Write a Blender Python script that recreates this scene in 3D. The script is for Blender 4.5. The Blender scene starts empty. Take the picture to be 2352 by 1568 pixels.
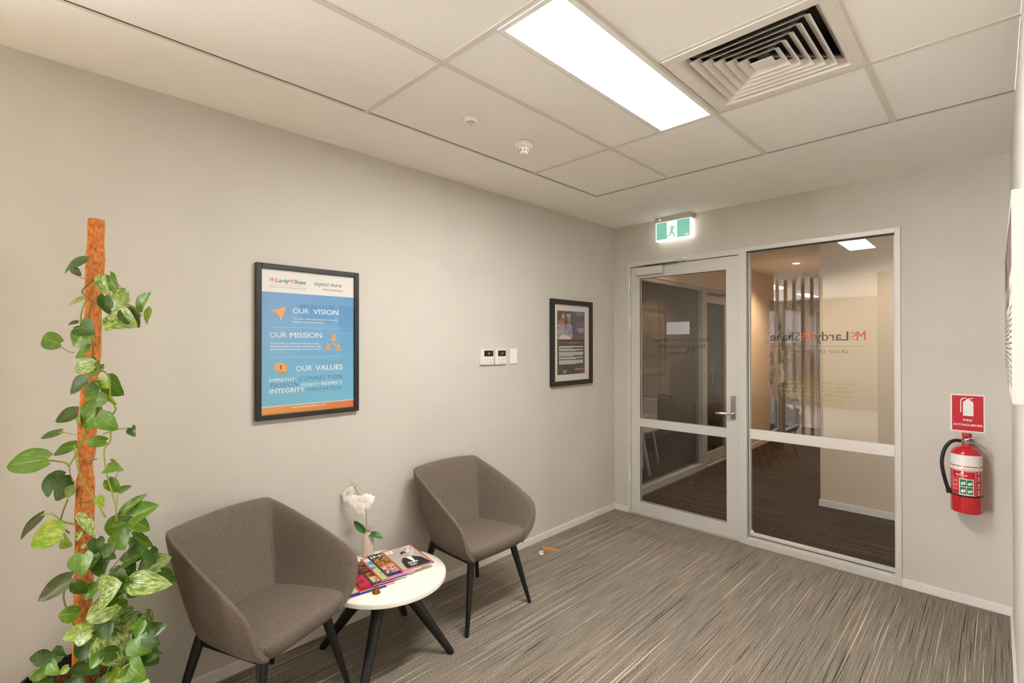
import bpy, math, random
from mathutils import Vector, Matrix
random.seed(7)
C = bpy.context.scene.collection
SC = bpy.context.scene
V = Vector
PI = math.pi

# ------------------------------------------------------------------ camera
F_PX, CX, CY = 1132.0, 1176.0, 784.0
yw, pt, ro = math.radians(-44.4565), math.radians(.2762), math.radians(-.0707)
FW = V((math.sin(yw)*math.cos(pt), math.cos(yw)*math.cos(pt), math.sin(pt)))
_r = V((math.cos(yw), -math.sin(yw), 0)); _u = _r.cross(FW)
RT = _r*math.cos(ro) + _u*math.sin(ro); UP = _u*math.cos(ro) - _r*math.sin(ro)
CAM = V((2.6313, -4.0895, 1.5872))
cd = bpy.data.cameras.new('camera'); cd.sensor_fit = 'HORIZONTAL'; cd.sensor_width = 36
cd.lens = 36*F_PX/2352; cd.clip_start = .02; cd.clip_end = 100
co = bpy.data.objects.new('camera', cd); C.objects.link(co)
m = Matrix((RT, UP, -FW)).transposed().to_4x4(); m.translation = CAM; co.matrix_world = m
SC.camera = co
# measuring helpers: where the sight line of a photo pixel meets a real plane
def ray(x, y): return FW + RT*((x-CX)/F_PX) - UP*((y-CY)/F_PX)
def on(ax, val, x, y):
    r = ray(x, y); return CAM + r*((val-CAM[ax])/r[ax])
def at(x, y, t): return CAM + ray(x, y)*t

# ------------------------------------------------------------------ view, world, lights
SC.view_settings.view_transform = 'Standard'; SC.view_settings.look = 'None'
SC.view_settings.gamma = 1; SC.view_settings.use_curve_mapping = False
SC.view_settings.exposure = 2.36
SC.cycles.use_denoising = True
SC.cycles.max_bounces = 12; SC.cycles.transparent_max_bounces = 24
SC.cycles.diffuse_bounces = 9; SC.cycles.glossy_bounces = 4
SC.cycles.sample_clamp_indirect = 6
SC.cycles.caustics_reflective = False
w = bpy.data.worlds.new('world'); SC.world = w; w.use_nodes = True
w.node_tree.nodes['Background'].inputs[0].default_value = (.75, .85, 1, 1)
w.node_tree.nodes['Background'].inputs[1].default_value = .6
L_MAIN, L_REAR, L_FILL = 12.6, 3.5, 16.0
COL_MAIN = (1.0, .98, .955)

# ------------------------------------------------------------------ materials
def srgb(r, g, b):
    f = lambda c: ((c/255+.055)/1.055)**2.4 if c/255 > .04045 else c/255/12.92
    return (f(r), f(g), f(b), 1)
MATS = {}
def mat(name, col, rough=.6, metal=0, spec=.5, emit=None, estr=0, coat=0, trans=0):
    if name in MATS: return MATS[name]
    m = bpy.data.materials.new(name); m.use_nodes = True
    b = m.node_tree.nodes['Principled BSDF']
    b.inputs['Base Color'].default_value = col if len(col) == 4 else (*col, 1)
    b.inputs['Roughness'].default_value = rough; b.inputs['Metallic'].default_value = metal
    b.inputs['Specular IOR Level'].default_value = spec
    b.inputs['Coat Weight'].default_value = coat
    b.inputs['Coat Roughness'].default_value = .05
    b.inputs['Transmission Weight'].default_value = trans
    if emit: b.inputs['Emission Color'].default_value = (*emit[:3], 1); b.inputs['Emission Strength'].default_value = estr
    MATS[name] = m; return m
def N(m, t, **kw):
    n = m.node_tree.nodes.new(t)
    for k, v in kw.items():
        if k.startswith('i_'):
            n.inputs[int(k[2:]) if k[2:].isdigit() else k[2:].replace('_', ' ')].default_value = v
        else: setattr(n, k, v)
    return n
def LK(m, a, b): m.node_tree.links.new(a, b)
def bsdf(m): return m.node_tree.nodes['Principled BSDF']
def ramp(m, stops):
    r = N(m, 'ShaderNodeValToRGB'); e = r.color_ramp.elements
    while len(e) < len(stops): e.new(.5)
    for el, (p, c) in zip(e, stops): el.position = p; el.color = c if len(c) == 4 else (*c, 1)
    return r
def noisy(name, stops, scale=(1, 1, 1), nscale=10, detail=4, rough=.8, bump=0, bscale=None, coord='Object', spec=.3):
    m = mat(name, stops[0][1], rough, spec=spec)
    tc = N(m, 'ShaderNodeTexCoord'); mp = N(m, 'ShaderNodeMapping'); mp.inputs['Scale'].default_value = scale
    nz = N(m, 'ShaderNodeTexNoise'); nz.inputs['Scale'].default_value = nscale; nz.inputs['Detail'].default_value = detail
    r = ramp(m, stops)
    LK(m, tc.outputs[coord], mp.inputs[0]); LK(m, mp.outputs[0], nz.inputs['Vector'])
    LK(m, nz.outputs[0], r.inputs[0]); LK(m, r.outputs[0], bsdf(m).inputs['Base Color'])
    if bump:
        n2 = N(m, 'ShaderNodeTexNoise'); n2.inputs['Scale'].default_value = bscale or nscale
        LK(m, mp.outputs[0], n2.inputs['Vector'])
        b = N(m, 'ShaderNodeBump'); b.inputs['Strength'].default_value = bump; b.inputs['Distance'].default_value = .003
        LK(m, n2.outputs[0], b.inputs['Height']); LK(m, b.outputs[0], bsdf(m).inputs['Normal'])
    return m
def glass_mat(name, tint=(.93, .95, .94), f0=.045, rough=0.0):
    m = bpy.data.materials.new(name); m.use_nodes = True; MATS[name] = m
    nt = m.node_tree; nt.nodes.remove(bsdf(m)); out = nt.nodes['Material Output']
    lw = N(m, 'ShaderNodeLayerWeight'); lw.inputs[0].default_value = .5
    pw = N(m, 'ShaderNodeMath', operation='POWER'); pw.inputs[1].default_value = 5
    ma = N(m, 'ShaderNodeMath', operation='MULTIPLY_ADD'); ma.inputs[1].default_value = 1-f0; ma.inputs[2].default_value = f0
    tr = N(m, 'ShaderNodeBsdfTransparent'); tr.inputs[0].default_value = (*tint, 1)
    gl = N(m, 'ShaderNodeBsdfGlossy'); gl.inputs['Roughness'].default_value = rough
    mx = N(m, 'ShaderNodeMixShader')
    LK(m, lw.outputs['Facing'], pw.inputs[0]); LK(m, pw.outputs[0], ma.inputs[0]); LK(m, ma.outputs[0], mx.inputs[0])
    LK(m, tr.outputs[0], mx.inputs[1]); LK(m, gl.outputs[0], mx.inputs[2]); LK(m, mx.outputs[0], out.inputs[0])
    return m

M_wall = noisy('wall_paint', [(.35, srgb(201, 196, 187)), (.65, srgb(204, 199, 190))], nscale=3, rough=.75, bump=.04, bscale=220)
M_ceil = noisy('plasterboard_white', [(.3, srgb(244, 240, 233)), (.7, srgb(246, 242, 235))], nscale=4, rough=.85)
M_tile = noisy('mineral_tile', [(.35, srgb(241, 236, 229)), (.65, srgb(246, 242, 236))], nscale=420, detail=2, rough=.9, bump=.03, bscale=420)
M_tbar = mat('grid_bar_paint', srgb(218, 212, 202), .5)
M_gap = mat('shadow_gap', srgb(60, 52, 42), .9)
M_skirt = mat('skirting_paint', srgb(228, 222, 216), .4)
M_alu = mat('anodised_frame', srgb(212, 210, 205), .4, .08)
M_seal = mat('black_rubber', srgb(28, 27, 26), .7)
M_white = mat('white_plastic', srgb(236, 233, 226), .4)
M_black = mat('black_lacquer', srgb(22, 21, 20), .38)
M_frameblk = mat('black_frame', srgb(38, 33, 28), .45)
M_glass = glass_mat('clear_glass', (.90, .905, .90), .05)
M_pglass = glass_mat('picture_glass', (.98, .98, .98), .06)
M_chrome = mat('brushed_steel', srgb(190, 188, 184), .25, 1)

# carpet of the room: long linear stripes running along y
def carpet(name, cols, light, dark, along):
    m = mat(name, cols[0], .95, spec=.15); tc = N(m, 'ShaderNodeTexCoord')
    def nz(sc, s, d=3):
        mp = N(m, 'ShaderNodeMapping'); mp.inputs['Scale'].default_value = sc
        n = N(m, 'ShaderNodeTexNoise'); n.inputs['Scale'].default_value = s; n.inputs['Detail'].default_value = d
        LK(m, tc.outputs['Object'], mp.inputs[0]); LK(m, mp.outputs[0], n.inputs['Vector']); return n.outputs[0]
    S = (lambda a, b: (a, b, 1)) if along == 'y' else (lambda a, b: (b, a, 1))
    base = nz(S(150, 3.2), 1, 5); r = ramp(m, [(.25, cols[0]), (.5, cols[1]), (.75, cols[2])]); LK(m, base, r.inputs[0])
    def lines(sc, s, lo, hi, col, prev, off):
        n = nz(sc, s, 1); rr = ramp(m, [(lo, (0, 0, 0)), (hi, (1, 1, 1))]); LK(m, n, rr.inputs[0])
        mx = N(m, 'ShaderNodeMix', data_type='RGBA'); mx.inputs[7].default_value = col
        LK(m, rr.outputs[0], mx.inputs[0]); LK(m, prev, mx.inputs[6]); return mx.outputs[2]
    c = lines(S(130, .75), 1.03, .665, .68, light, r.outputs[0], 0)
    c = lines(S(105, .8), 1.4, .665, .68, dark, c, 0)
    sp = nz((1, 1, 1), 300, 2); rr = ramp(m, [(.38, (.30, .29, .28)), (.5, (.95, .95, .95)), (.62, (2.0, 1.95, 1.85))]); LK(m, sp, rr.inputs[0])
    mu = N(m, 'ShaderNodeMix', data_type='RGBA', blend_type='MULTIPLY'); mu.inputs[0].default_value = 1
    LK(m, c, mu.inputs[6]); LK(m, rr.outputs[0], mu.inputs[7]); LK(m, mu.outputs[2], bsdf(m).inputs['Base Color'])
    bp = N(m, 'ShaderNodeBump'); bp.inputs['Strength'].default_value = .5; bp.inputs['Distance'].default_value = .004
    LK(m, sp, bp.inputs['Height']); LK(m, bp.outputs[0], bsdf(m).inputs['Normal'])
    return m
M_carpet = carpet('striped_carpet', [srgb(106, 99, 92), srgb(131, 123, 113), srgb(150, 141, 130)], srgb(192, 182, 168), srgb(62, 55, 49), 'y')
M_carpet2 = carpet('corridor_carpet', [srgb(50, 40, 33), srgb(62, 51, 43), srgb(74, 62, 53)], srgb(120, 108, 95), srgb(36, 30, 25), 'x')
M_fabric = noisy('wool_fabric', [(.36, srgb(84, 76, 68)), (.5, srgb(112, 101, 91)), (.64, srgb(144, 131, 118))], nscale=650, detail=2, rough=.95, bump=.2, bscale=650, spec=.15)
M_coir = noisy('coir_fibre', [(.25, srgb(150, 82, 36)), (.45, srgb(198, 118, 58)), (.7, srgb(222, 150, 88))], scale=(1, 1, .6), nscale=95, detail=8, rough=.95, bump=.6, bscale=260)
M_tabletop = mat('white_laminate', srgb(243, 238, 228), .35)

# ------------------------------------------------------------------ mesh building
class MB:
    def __init__(s): s.v = []; s.f = []; s.uv = None
    def add(s, vs, fs):
        o = len(s.v); s.v += [V(p) for p in vs]; s.f += [tuple(i+o for i in f) for f in fs]; return s
    def box(s, x0, y0, z0, x1, y1, z1):
        vs = [(x, y, z) for z in (z0, z1) for y in (y0, y1) for x in (x0, x1)]
        return s.add(vs, [(0, 2, 3, 1), (4, 5, 7, 6), (0, 1, 5, 4), (2, 6, 7, 3), (0, 4, 6, 2), (1, 3, 7, 5)])
    def quad(s, a, b, c, d): return s.add([a, b, c, d], [(0, 1, 2, 3)])
    def poly(s, pts): return s.add(pts, [tuple(range(len(pts)))])
    def lathe(s, prof, c=(0, 0, 0), n=32, cap=True):
        vs = []; fs = []
        for r, z in prof:
            for i in range(n):
                a = 2*PI*i/n; vs.append((c[0]+r*math.cos(a), c[1]+r*math.sin(a), c[2]+z))
        for j in range(len(prof)-1):
            for i in range(n):
                k = (i+1) % n; fs.append((j*n+i, j*n+k, (j+1)*n+k, (j+1)*n+i))
        if cap:
            fs.append(tuple(range(n-1, -1, -1))); fs.append(tuple((len(prof)-1)*n+i for i in range(n)))
        return s.add(vs, fs)
    def tube(s, pts, rad, n=10, flat=1.0):
        pts = [V(p) for p in pts]; R = rad if hasattr(rad, '__len__') else [rad]*len(pts)
        vs = []; fs = []; ref = None
        for i, p in enumerate(pts):
            t = (pts[min(i+1, len(pts)-1)]-pts[max(i-1, 0)]).normalized()
            if ref is None: ref = t.orthogonal().normalized()
            ref = (ref-t*ref.dot(t)).normalized(); b = t.cross(ref)
            for k in range(n):
                a = 2*PI*k/n; vs.append(p+ref*(math.cos(a)*R[i])+b*(math.sin(a)*R[i]*flat))
        for i in range(len(pts)-1):
            for k in range(n):
                q = (k+1) % n; fs.append((i*n+k, i*n+q, (i+1)*n+q, (i+1)*n+k))
        fs.append(tuple(range(n-1, -1, -1))); fs.append(tuple((len(pts)-1)*n+k for k in range(n)))
        return s.add(vs, fs)
    def prism(s, pts, d):   # polygon pts extruded by vector d
        n = len(pts); d = V(d); vs = [V(p) for p in pts]+[V(p)+d for p in pts]
        fs = [tuple(range(n-1, -1, -1)), tuple(range(n, 2*n))]+[(i, (i+1) % n, n+(i+1) % n, n+i) for i in range(n)]
        return s.add(vs, fs)
    def pieces(s):
        # groups of loose islands that stand well apart from one another
        P = list(range(len(s.v)))
        def find(a):
            while P[a] != a: P[a] = P[P[a]]; a = P[a]
            return a
        for f in s.f:
            for a in f[1:]: P[find(a)] = find(f[0])
        isl = {}
        for i in range(len(s.v)): isl.setdefault(find(i), []).append(i)
        keys = list(isl)
        if len(keys) < 2 or len(keys) > 400: return None
        bb = [(tuple(min(s.v[i][a] for i in isl[k]) for a in range(3)), tuple(max(s.v[i][a] for i in isl[k]) for a in range(3))) for k in keys]
        Gp = list(range(len(keys)))
        def fg(a):
            while Gp[a] != a: Gp[a] = Gp[Gp[a]]; a = Gp[a]
            return a
        for i in range(len(keys)):
            for j in range(i):
                if fg(i) == fg(j): continue
                (l0, h0), (l1, h1) = bb[i], bb[j]
                gap = math.sqrt(sum(max(0, l1[a]-h0[a], l0[a]-h1[a])**2 for a in range(3)))
                big = max(max(h0[a]-l0[a] for a in range(3)), max(h1[a]-l1[a] for a in range(3)))
                if gap < max(.02, big/2): Gp[fg(i)] = fg(j)
        out = {}
        for i, k in enumerate(keys): out.setdefault(fg(i), set()).update(isl[k])
        if len(out) < 2: return None
        res = []
        for ids in out.values():
            mb = MB(); mp = {}
            for i in sorted(ids): mp[i] = len(mb.v); mb.v.append(s.v[i])
            mb.f = [tuple(mp[i] for i in f) for f in s.f if f[0] in ids]
            res.append(mb)
        return res
    def build(s, name, m, parent=None, local=False, smooth=None, bevel=0, sub=0):
        if parent and not s.uv and not local:
            ps = s.pieces()
            if ps:
                for p in ps: o = p._build(name, m, parent, local, smooth, bevel, sub)
                return o
        return s._build(name, m, parent, local, smooth, bevel, sub)
    def _build(s, name, m, parent=None, local=False, smooth=None, bevel=0, sub=0):
        off = V((0, 0, 0))
        if parent and not local:
            q = parent
            while q: off += q.location; q = q.parent
        me = bpy.data.meshes.new(name); me.from_pydata([tuple(p-off) for p in s.v], [], s.f)
        ms = m if isinstance(m, (list, tuple)) else [m]
        for x in ms: me.materials.append(x)
        if s.uv:
            ul = me.uv_layers.new(name='UVMap')
            for l in me.loops: ul.data[l.index].uv = s.uv[l.vertex_index]
        me.validate()
        if smooth is not None:
            me.shade_smooth()
            if smooth < 180: me.set_sharp_from_angle(angle=math.radians(smooth))
        o = bpy.data.objects.new(name, me); C.objects.link(o)
        if parent: o.parent = parent
        if bevel:
            b = o.modifiers.new('bevel', 'BEVEL'); b.width = bevel; b.segments = 2; b.limit_method = 'ANGLE'
        if sub:
            b = o.modifiers.new('sub', 'SUBSURF'); b.levels = sub; b.render_levels = sub
        return o
def tag(o, label=None, cat=None, group=None, kind=None):
    if label: o['label'] = label
    if cat: o['category'] = cat
    if group: o['group'] = group
    if kind: o['kind'] = kind
    return o
def empty(name, loc=(0, 0, 0), rz=0, **kw):
    o = bpy.data.objects.new(name, None); C.objects.link(o); o.location = loc; o.rotation_euler = (0, 0, rz)
    o.empty_display_size = .05; return tag(o, **kw)
def BX(name, m, parent, x0, y0, z0, x1, y1, z1, bevel=0, **kw):
    return MB().box(x0, y0, z0, x1, y1, z1).build(name, m, parent, bevel=bevel, **kw)
def copy_tree(o, parent=None):
    c = o.copy(); C.objects.link(c); c.parent = parent
    for ch in list(o.children): copy_tree(ch, c)
    return c

# text: letter outlines turned into a flat mesh, laid on a plane from baseline point A to B
_tc = {}
def letters(s, bold=0, shear=0, space=1):
    k = (s, shear, space)
    if k in _tc: return _tc[k]
    cu = bpy.data.curves.new('t', 'FONT'); cu.body = s; cu.size = 1; cu.shear = shear
    cu.space_character = space; cu.resolution_u = 2 if len(s) > 16 else 4; cu.fill_mode = 'FRONT'
    ob = bpy.data.objects.new('t', cu); C.objects.link(ob)
    dg = bpy.context.evaluated_depsgraph_get(); me = bpy.data.meshes.new_from_object(ob.evaluated_get(dg))
    vs = [v.co.copy() for v in me.vertices]; fs = [tuple(p.vertices) for p in me.polygons]
    bpy.data.objects.remove(ob); bpy.data.curves.remove(cu); bpy.data.meshes.remove(me)
    _tc[k] = (vs, fs); return _tc[k]
CAP = None
def text(mb, s, A, B, cap, up=V((0, 0, 1)), bold=0, shear=0, space=1, warp=None):
    global CAP
    if CAP is None: vs, _ = letters('H'); CAP = max(v.y for v in vs)
    vs, fs = letters(s, bold, shear, space)
    x0 = min(v.x for v in vs); x1 = max(v.x for v in vs); A, B = V(A), V(B); d = (B-A)/(x1-x0); up = V(up).normalized()
    ps = [A+d*(v.x-x0)+up*(v.y*cap/CAP) for v in vs]
    k = abs(bold)*cap*1.9 if bold > 0 else 0
    e = d.normalized()
    nrm = e.cross(up)
    for i, (a, c) in enumerate(((0, 0), (1, 0), (-1, 0), (.5, .7), (-.5, -.7)) if k else ((0, 0),)):
        qs = [p+e*(a*k)+up*(c*k*.6)+nrm*(i*1e-6) for p in ps]
        if warp: qs = [warp(p) for p in qs]
        mb.add(qs, fs)
    return mb
def text_n(mb, s, A, d, cap, up=V((0, 0, 1)), **kw):   # natural width
    vs, _ = letters(s, kw.get('bold', 0), kw.get('shear', 0), kw.get('space', 1)); global CAP
    if CAP is None: q, _ = letters('H'); CAP = max(v.y for v in q)
    wdt = (max(v.x for v in vs)-min(v.x for v in vs))*cap/CAP
    return text(mb, s, A, V(A)+V(d).normalized()*wdt, cap, up, **kw)
def logo(A, B, cap, up=V((0, 0, 1))):     # two-tone word mark: returns (orange mesh, dark mesh)
    A, B = V(A), V(B); d = B-A; up = V(up); o, k = MB(), MB(); P = lambda t: A+d*t
    for t0 in (0.0, .514):
        text(o, 'M', P(t0), P(t0+.083), cap, up, bold=0.0114)
        text(o, 'c', P(t0+.088)+up*cap*.36, P(t0+.147)+up*cap*.36, cap*.82, up, bold=0.0114)
        a, b = P(t0+.085)+up*cap*.02, P(t0+.13)+up*cap*.16
        o.quad(a, a+d*.03, b+d*.012, b-d*.012)
    text(k, 'Lardy', P(.166), P(.507), cap, up, bold=0.0106)
    text(k, 'Shane', P(.668), P(1), cap, up, bold=0.0106)
    return o, k

# ================================================================== ROOM SHELL
H, W = 2.7, 2.697
YL = -4.75     # where the left wall ends, behind the camera
GX = [.469, 1.069, 1.669, 2.269]; GY = [-.9725, -1.693, -2.893]
BX('floor', M_carpet, None, -.12, -5.42, -.06, W+.1, .05, 0); tag(bpy.data.objects['floor'], kind='structure')
o_ = BX('floor', mat('bounce_floor', srgb(190, 184, 174), .5), None, -4.2, -10.2, -.06, W+.1, -5.42, 0); o_['kind'] = 'structure'  # unseen rear floor, made pale to bounce light up to the ceiling
o_ = BX('floor', MATS['bounce_floor'], None, -4.2, -5.42, -.06, -.12, YL+.1, 0); o_['kind'] = 'structure'
def S(o): return tag(o, kind='structure')
S(BX('wall_left', M_wall, None, -.12, YL, 0, 0, .12, H))
S(BX('wall_right', M_wall, None, W, -10.1, 0, W+.1, 0, H))
b = MB().box(0, 0, 0, .15, .12, H).box(2.189, 0, 0, W+.1, .12, H).box(.15, 0, 2.35, 2.189, .12, H)
S(b.build('wall_front', M_wall))
S(MB().box(0, YL, 0, .013, 0, .055).build('baseboard_left', M_skirt, bevel=.003))
S(MB().box(.013, -.013, 0, .15, 0, .055).box(2.189, -.013, 0, W, 0, .055).build('baseboard_front', M_skirt, bevel=.003))
S(MB().box(W-.012, -10, 0, W, -.013, .01).build('baseboard_right', M_skirt))
# ceiling: plasterboard border and lay-in tiles, open above the air diffuser
c = MB().box(-.12, -10.1, H, GX[0], .12, H+.02).box(GX[0], GY[0], H, W+.1, .12, H+.02)
S(c.build('ceiling', M_ceil))
t = MB(); xs = GX+[W]; ys = [GY[0], GY[1], GY[2], -4.093, -5.293, -6.493, -7.693, -8.893, -10.1]
for i in range(4):
    for j in range(8):
        x0, x1, y1, y0 = xs[i], xs[i+1], ys[j], ys[j+1]
        if i == 1 and j == 1: x1 = 1.372
        if i == 1 and j == 1: t.box(x0+.001, y0+.001, H+.001, x1, y1-.001, H+.012); continue
        if i == 2 and j == 1: t.box(x0+.001, y0+.001, H+.001, x1-.001, -2.293, H+.012); continue
        t.box(x0+.001, y0+.001, H+.001, x1-.001, y1-.001, H+.012)
S(t.build('ceiling_tiles', M_tile)); bpy.data.objects['ceiling_tiles'].name = 'trim_1'
t = MB(); hw = .012
for x in GX[1:]: t.box(x-hw, -10.1, H-.0015, x+hw, GY[0]-.016, H+.012)
for y in ys[1:]: t.box(GX[0], y-hw, H-.0012, W, y+hw, H+.012)
t.box(1.681, -2.305, H-.001, 2.269, -2.281, H+.012)
t.box(1.366, -2.881, H-.001, 1.38, -1.705, H+.012)
t.box(GX[0], -10.1, H-.0018, GX[0]+.016, GY[0], H+.012).box(GX[0]+.016, GY[0]-.016, H-.0018, W, GY[0], H+.012)
S(t.build('trim_2', M_tbar))
g = MB().box(GX[0]+.016, -10.1, H-.0008, GX[0]+.019, GY[0]-.016, H+.005).box(GX[0]+.016, GY[0]-.019, H-.0008, W, GY[0]-.016, H+.005)
S(g.build('trim_3', M_gap))
S(BX('trim_4', M_gap, None, 1.64, -2.33, H+.16, 2.30, -1.66, H+.17))

# ------------------------------------------------------------------ ceiling light
M_light = mat('lit_diffuser', (1, 1, 1), .5, emit=COL_MAIN, estr=L_MAIN)
def troffer(x0, y0, x1, y1, label, em=M_light, group=None):
    r = empty('ceiling_light', ((x0+x1)/2, (y0+y1)/2, H-.006), label=label, cat='light', group=group)
    f = MB(); z0, z1 = H-.006, H+.012; e = .02
    f.box(x0, y0, z0, x0+e, y1, z1).box(x1-e, y0, z0, x1, y1, z1).box(x0+e, y0, z0, x1-e, y0+e, z1).box(x0+e, y1-e, z0, x1-e, y1, z1)
    f.build('frame', M_white, r); BX('diffuser', em, r, x0+e, y0+e, H-.004, x1-e, y1-e, H+.002)
    return r
troffer(1.377, -2.885, 1.669, -1.70, 'long white rectangular ceiling light panel, lit, beside the square air diffuser')
# ------------------------------------------------------------------ air diffuser
r = empty('air_diffuser', (1.98, -1.998, H-.005), label='square white louvred air diffuser with nested square vanes beside the ceiling light', cat='air vent')
cx, cy = 1.98, -1.998
M_vane = mat('vane_enamel', srgb(226, 219, 208), .5)
f = MB(); ho, hi = .290, .245
for a0, b0, a1, b1 in ((-ho, -ho, ho, -hi), (-ho, hi, ho, ho), (-ho, -hi, -hi, hi), (hi, -hi, ho, hi)):
    f.box(cx+a0, cy+b0, H-.005, cx+a1, cy+b1, H+.004)
f.build('face_frame', M_vane, r, bevel=.002)
def ring(mb, h0, z0, h1, z1, th=.0016):
    c0 = [(cx+sx*h0, cy+sy*h0, z0) for sx, sy in ((-1, -1), (1, -1), (1, 1), (-1, 1))]
    c1 = [(cx+sx*h1, cy+sy*h1, z1) for sx, sy in ((-1, -1), (1, -1), (1, 1), (-1, 1))]
    d0 = [(cx+sx*(h0-th), cy+sy*(h0-th), z0) for sx, sy in ((-1, -1), (1, -1), (1, 1), (-1, 1))]
    d1 = [(cx+sx*(h1-th), cy+sy*(h1-th), z1) for sx, sy in ((-1, -1), (1, -1), (1, 1), (-1, 1))]
    fs = []
    for i in range(4):
        j = (i+1) % 4
        fs += [(i, j, 4+j, 4+i), (8+i, 12+i, 12+j, 8+j), (i, 8+i, 8+j, j), (4+i, 4+j, 12+j, 12+i)]
    mb.add(c0+c1+d0+d1, fs)
hs = [.246, .211, .177, .143, .110, .077]
MBo = MB(); ring(MBo, .246, H-.003, .222, H+.03); MBo.build('outer_vane', M_vane, r)
for hh in hs[1:]:
    q = MB(); ring(q, hh, H-.004, hh-.027, H+.019); q.build('vane', M_vane, r)
q = MB().box(cx-.04, cy-.034, H-.005, cx+.04, cy+.034, H-.002); q.build('centre_plate', M_vane, r, bevel=.001)
q = MB()
for s1, s2 in ((1, 1), (1, -1), (-1, 1), (-1, -1)):
    q.tube([(cx, cy, H+.028), (cx+s1*.225, cy+s2*.225, H+.028)], .008, 6)
q.build('support_strut', mat('grey_steel', srgb(120, 120, 122), .5, .6), r)
q = MB(); ring(q, .292, H+.004, .292, H+.16, .003); q.build('plenum_box', M_gap, r)
# ------------------------------------------------------------------ detectors
p = on(2, H, 1208, 330); p.y -= .0
r = empty('smoke_detector', (.77, -2.10, H), label='white domed smoke detector with slotted cone below the ceiling', cat='smoke detector')
o = (.77, -2.10, H)
MB().lathe([(.046, 0), (.05, -.004), (.05, -.026), (.044, -.032), (.03, -.034)], o, 40).build('base', M_white, r, smooth=40)
MB().lathe([(.033, -.032), (.032, -.04), (.026, -.062), (.019, -.066), (.017, -.067)], o, 40).build('sensor_cone', M_white, r, smooth=40)
q = MB()
for k in range(10):
    a = 2*PI*k/10; ca, sa = math.cos(a), math.sin(a)
    P = lambda rr, w_, z: (o[0]+ca*rr-sa*w_, o[1]+sa*rr+ca*w_, H+z)
    q.quad(P(.0332, -.002, -.042), P(.0332, .002, -.042), P(.0285, .002, -.056), P(.0285, -.002, -.056))
q.build('slot', mat('slot_dark', srgb(90, 84, 76), .8), r)
r = empty('heat_detector', (.79, -2.50, H), label='small flat round white ceiling sensor with red print on its face', cat='detector')
o = (.79, -2.50, H)
MB().lathe([(.035, 0), (.036, -.004), (.034, -.02), (.03, -.024)], o, 40).build('housing', M_white, r, smooth=40)
q = MB(); text_n(q, 'TEST', (.803, -2.522, H-.0245), (0, 1, 0), .006, up=V((-1, 0, 0)), bold=0.0076)
text_n(q, 'HERE', (.813, -2.518, H-.0245), (0, 1, 0), .005, up=V((-1, 0, 0)), bold=0.0076)
q.build('red_print', mat('red_print', srgb(150, 60, 50), .6), r)
q = MB()
for dx, dy in ((-.004, -.012), (.012, .0), (-.014, .016)): q.box(o[0]+dx-.002, o[1]+dy-.002, H-.0255, o[0]+dx+.002, o[1]+dy+.002, H-.024)
q.build('hole', M_gap, r)

# ================================================================== GLAZED FRONT: frame, door, fixed window
fr = MB()
fr.box(.15, -.004, 0, .178, .104, 2.35).box(1.164, -.004, 0, 1.222, .104, 2.35).box(2.158, -.008, 0, 2.189, .104, 2.352)
fr.box(.178, -.004, 2.302, 1.164, .104, 2.35).box(1.222, -.006, 2.318, 2.158, .104, 2.352)
fr.box(1.222, -.008, 0, 2.158, .104, .05)
fr.box(.178, .01, 0, 1.164, .104, .008)
S(fr.build('trim_5', M_alu, bevel=.0015)); bpy.data.objects['trim_5']['label'] = 'pale grey aluminium door and window frame'
d = empty('door_1', (.181, .02, .01)); S(d)
y0, y1 = .008, .045
q = MB().box(.181, y0, .012, .273, y1, 2.297).box(1.060, y0, .012, 1.160, y1, 2.297)
q.box(.273, y0, .012, 1.06, y1, .128).box(.273, y0, 2.192, 1.06, y1, 2.297).box(.273, y0, .820, 1.06, y1, .898)
q.build('door_frame', M_alu, d, bevel=.0015)
q = MB()
for za, zb in ((.128, .820), (.898, 2.192)):
    q.box(.273, y0+.004, za, .276, y0+.01, zb).box(1.057, y0+.004, za, 1.06, y0+.01, zb)
    q.box(.276, y0+.004, za, 1.057, y0+.01, za+.003).box(.276, y0+.004, zb-.003, 1.057, y0+.01, zb)
q.box(.1788, .02, .012, .1808, .04, 2.30).box(1.1602, .02, .012, 1.1635, .04, 2.30).box(.181, .02, 2.298, 1.16, .04, 2.3015)
q.build('glazing_seal', M_seal, d)
BX('glass_pane', M_glass, d, .273, .024, .898, 1.06, .030, 2.192); BX('glass_pane', M_glass, d, .273, .024, .128, 1.06, .030, .820)
for z0 in (.30, 1.72, 2.10):
    MB().lathe([(.007, 0), (.007, .12)], (.176, -.008, z0), 12).build('hinge', M_white, d, smooth=40)
# handle
hd = BX('handle_plate', M_chrome, d, 1.098, -.002, .975, 1.138, .008, 1.165, bevel=.002)
q = MB(); q.tube([(1.118, 0, 1.022), (1.118, -.045, 1.022), (1.108, -.055, 1.022), (1.0, -.055, 1.022)], .009, 12)
q.build('lever', mat('polished_steel', srgb(215, 212, 208), .12, 1), hd, smooth=50)
# closer
cl = BX('door_closer', M_alu, d, .262, -.045, 2.215, .520, .006, 2.285, bevel=.003)
q = MB().box(.262, -.03, 2.305, .71, -.005, 2.33); q.build('slide_rail', M_alu, cl, bevel=.002)
q = MB(); q.box(.33, -.028, 2.294, .66, -.012, 2.302); q.build('closer_arm', mat('dark_steel', srgb(110, 108, 104), .4, .8), cl)
BX('stop_block', M_white, cl, .71, -.03, 2.31, .735, -.006, 2.335)
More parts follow.
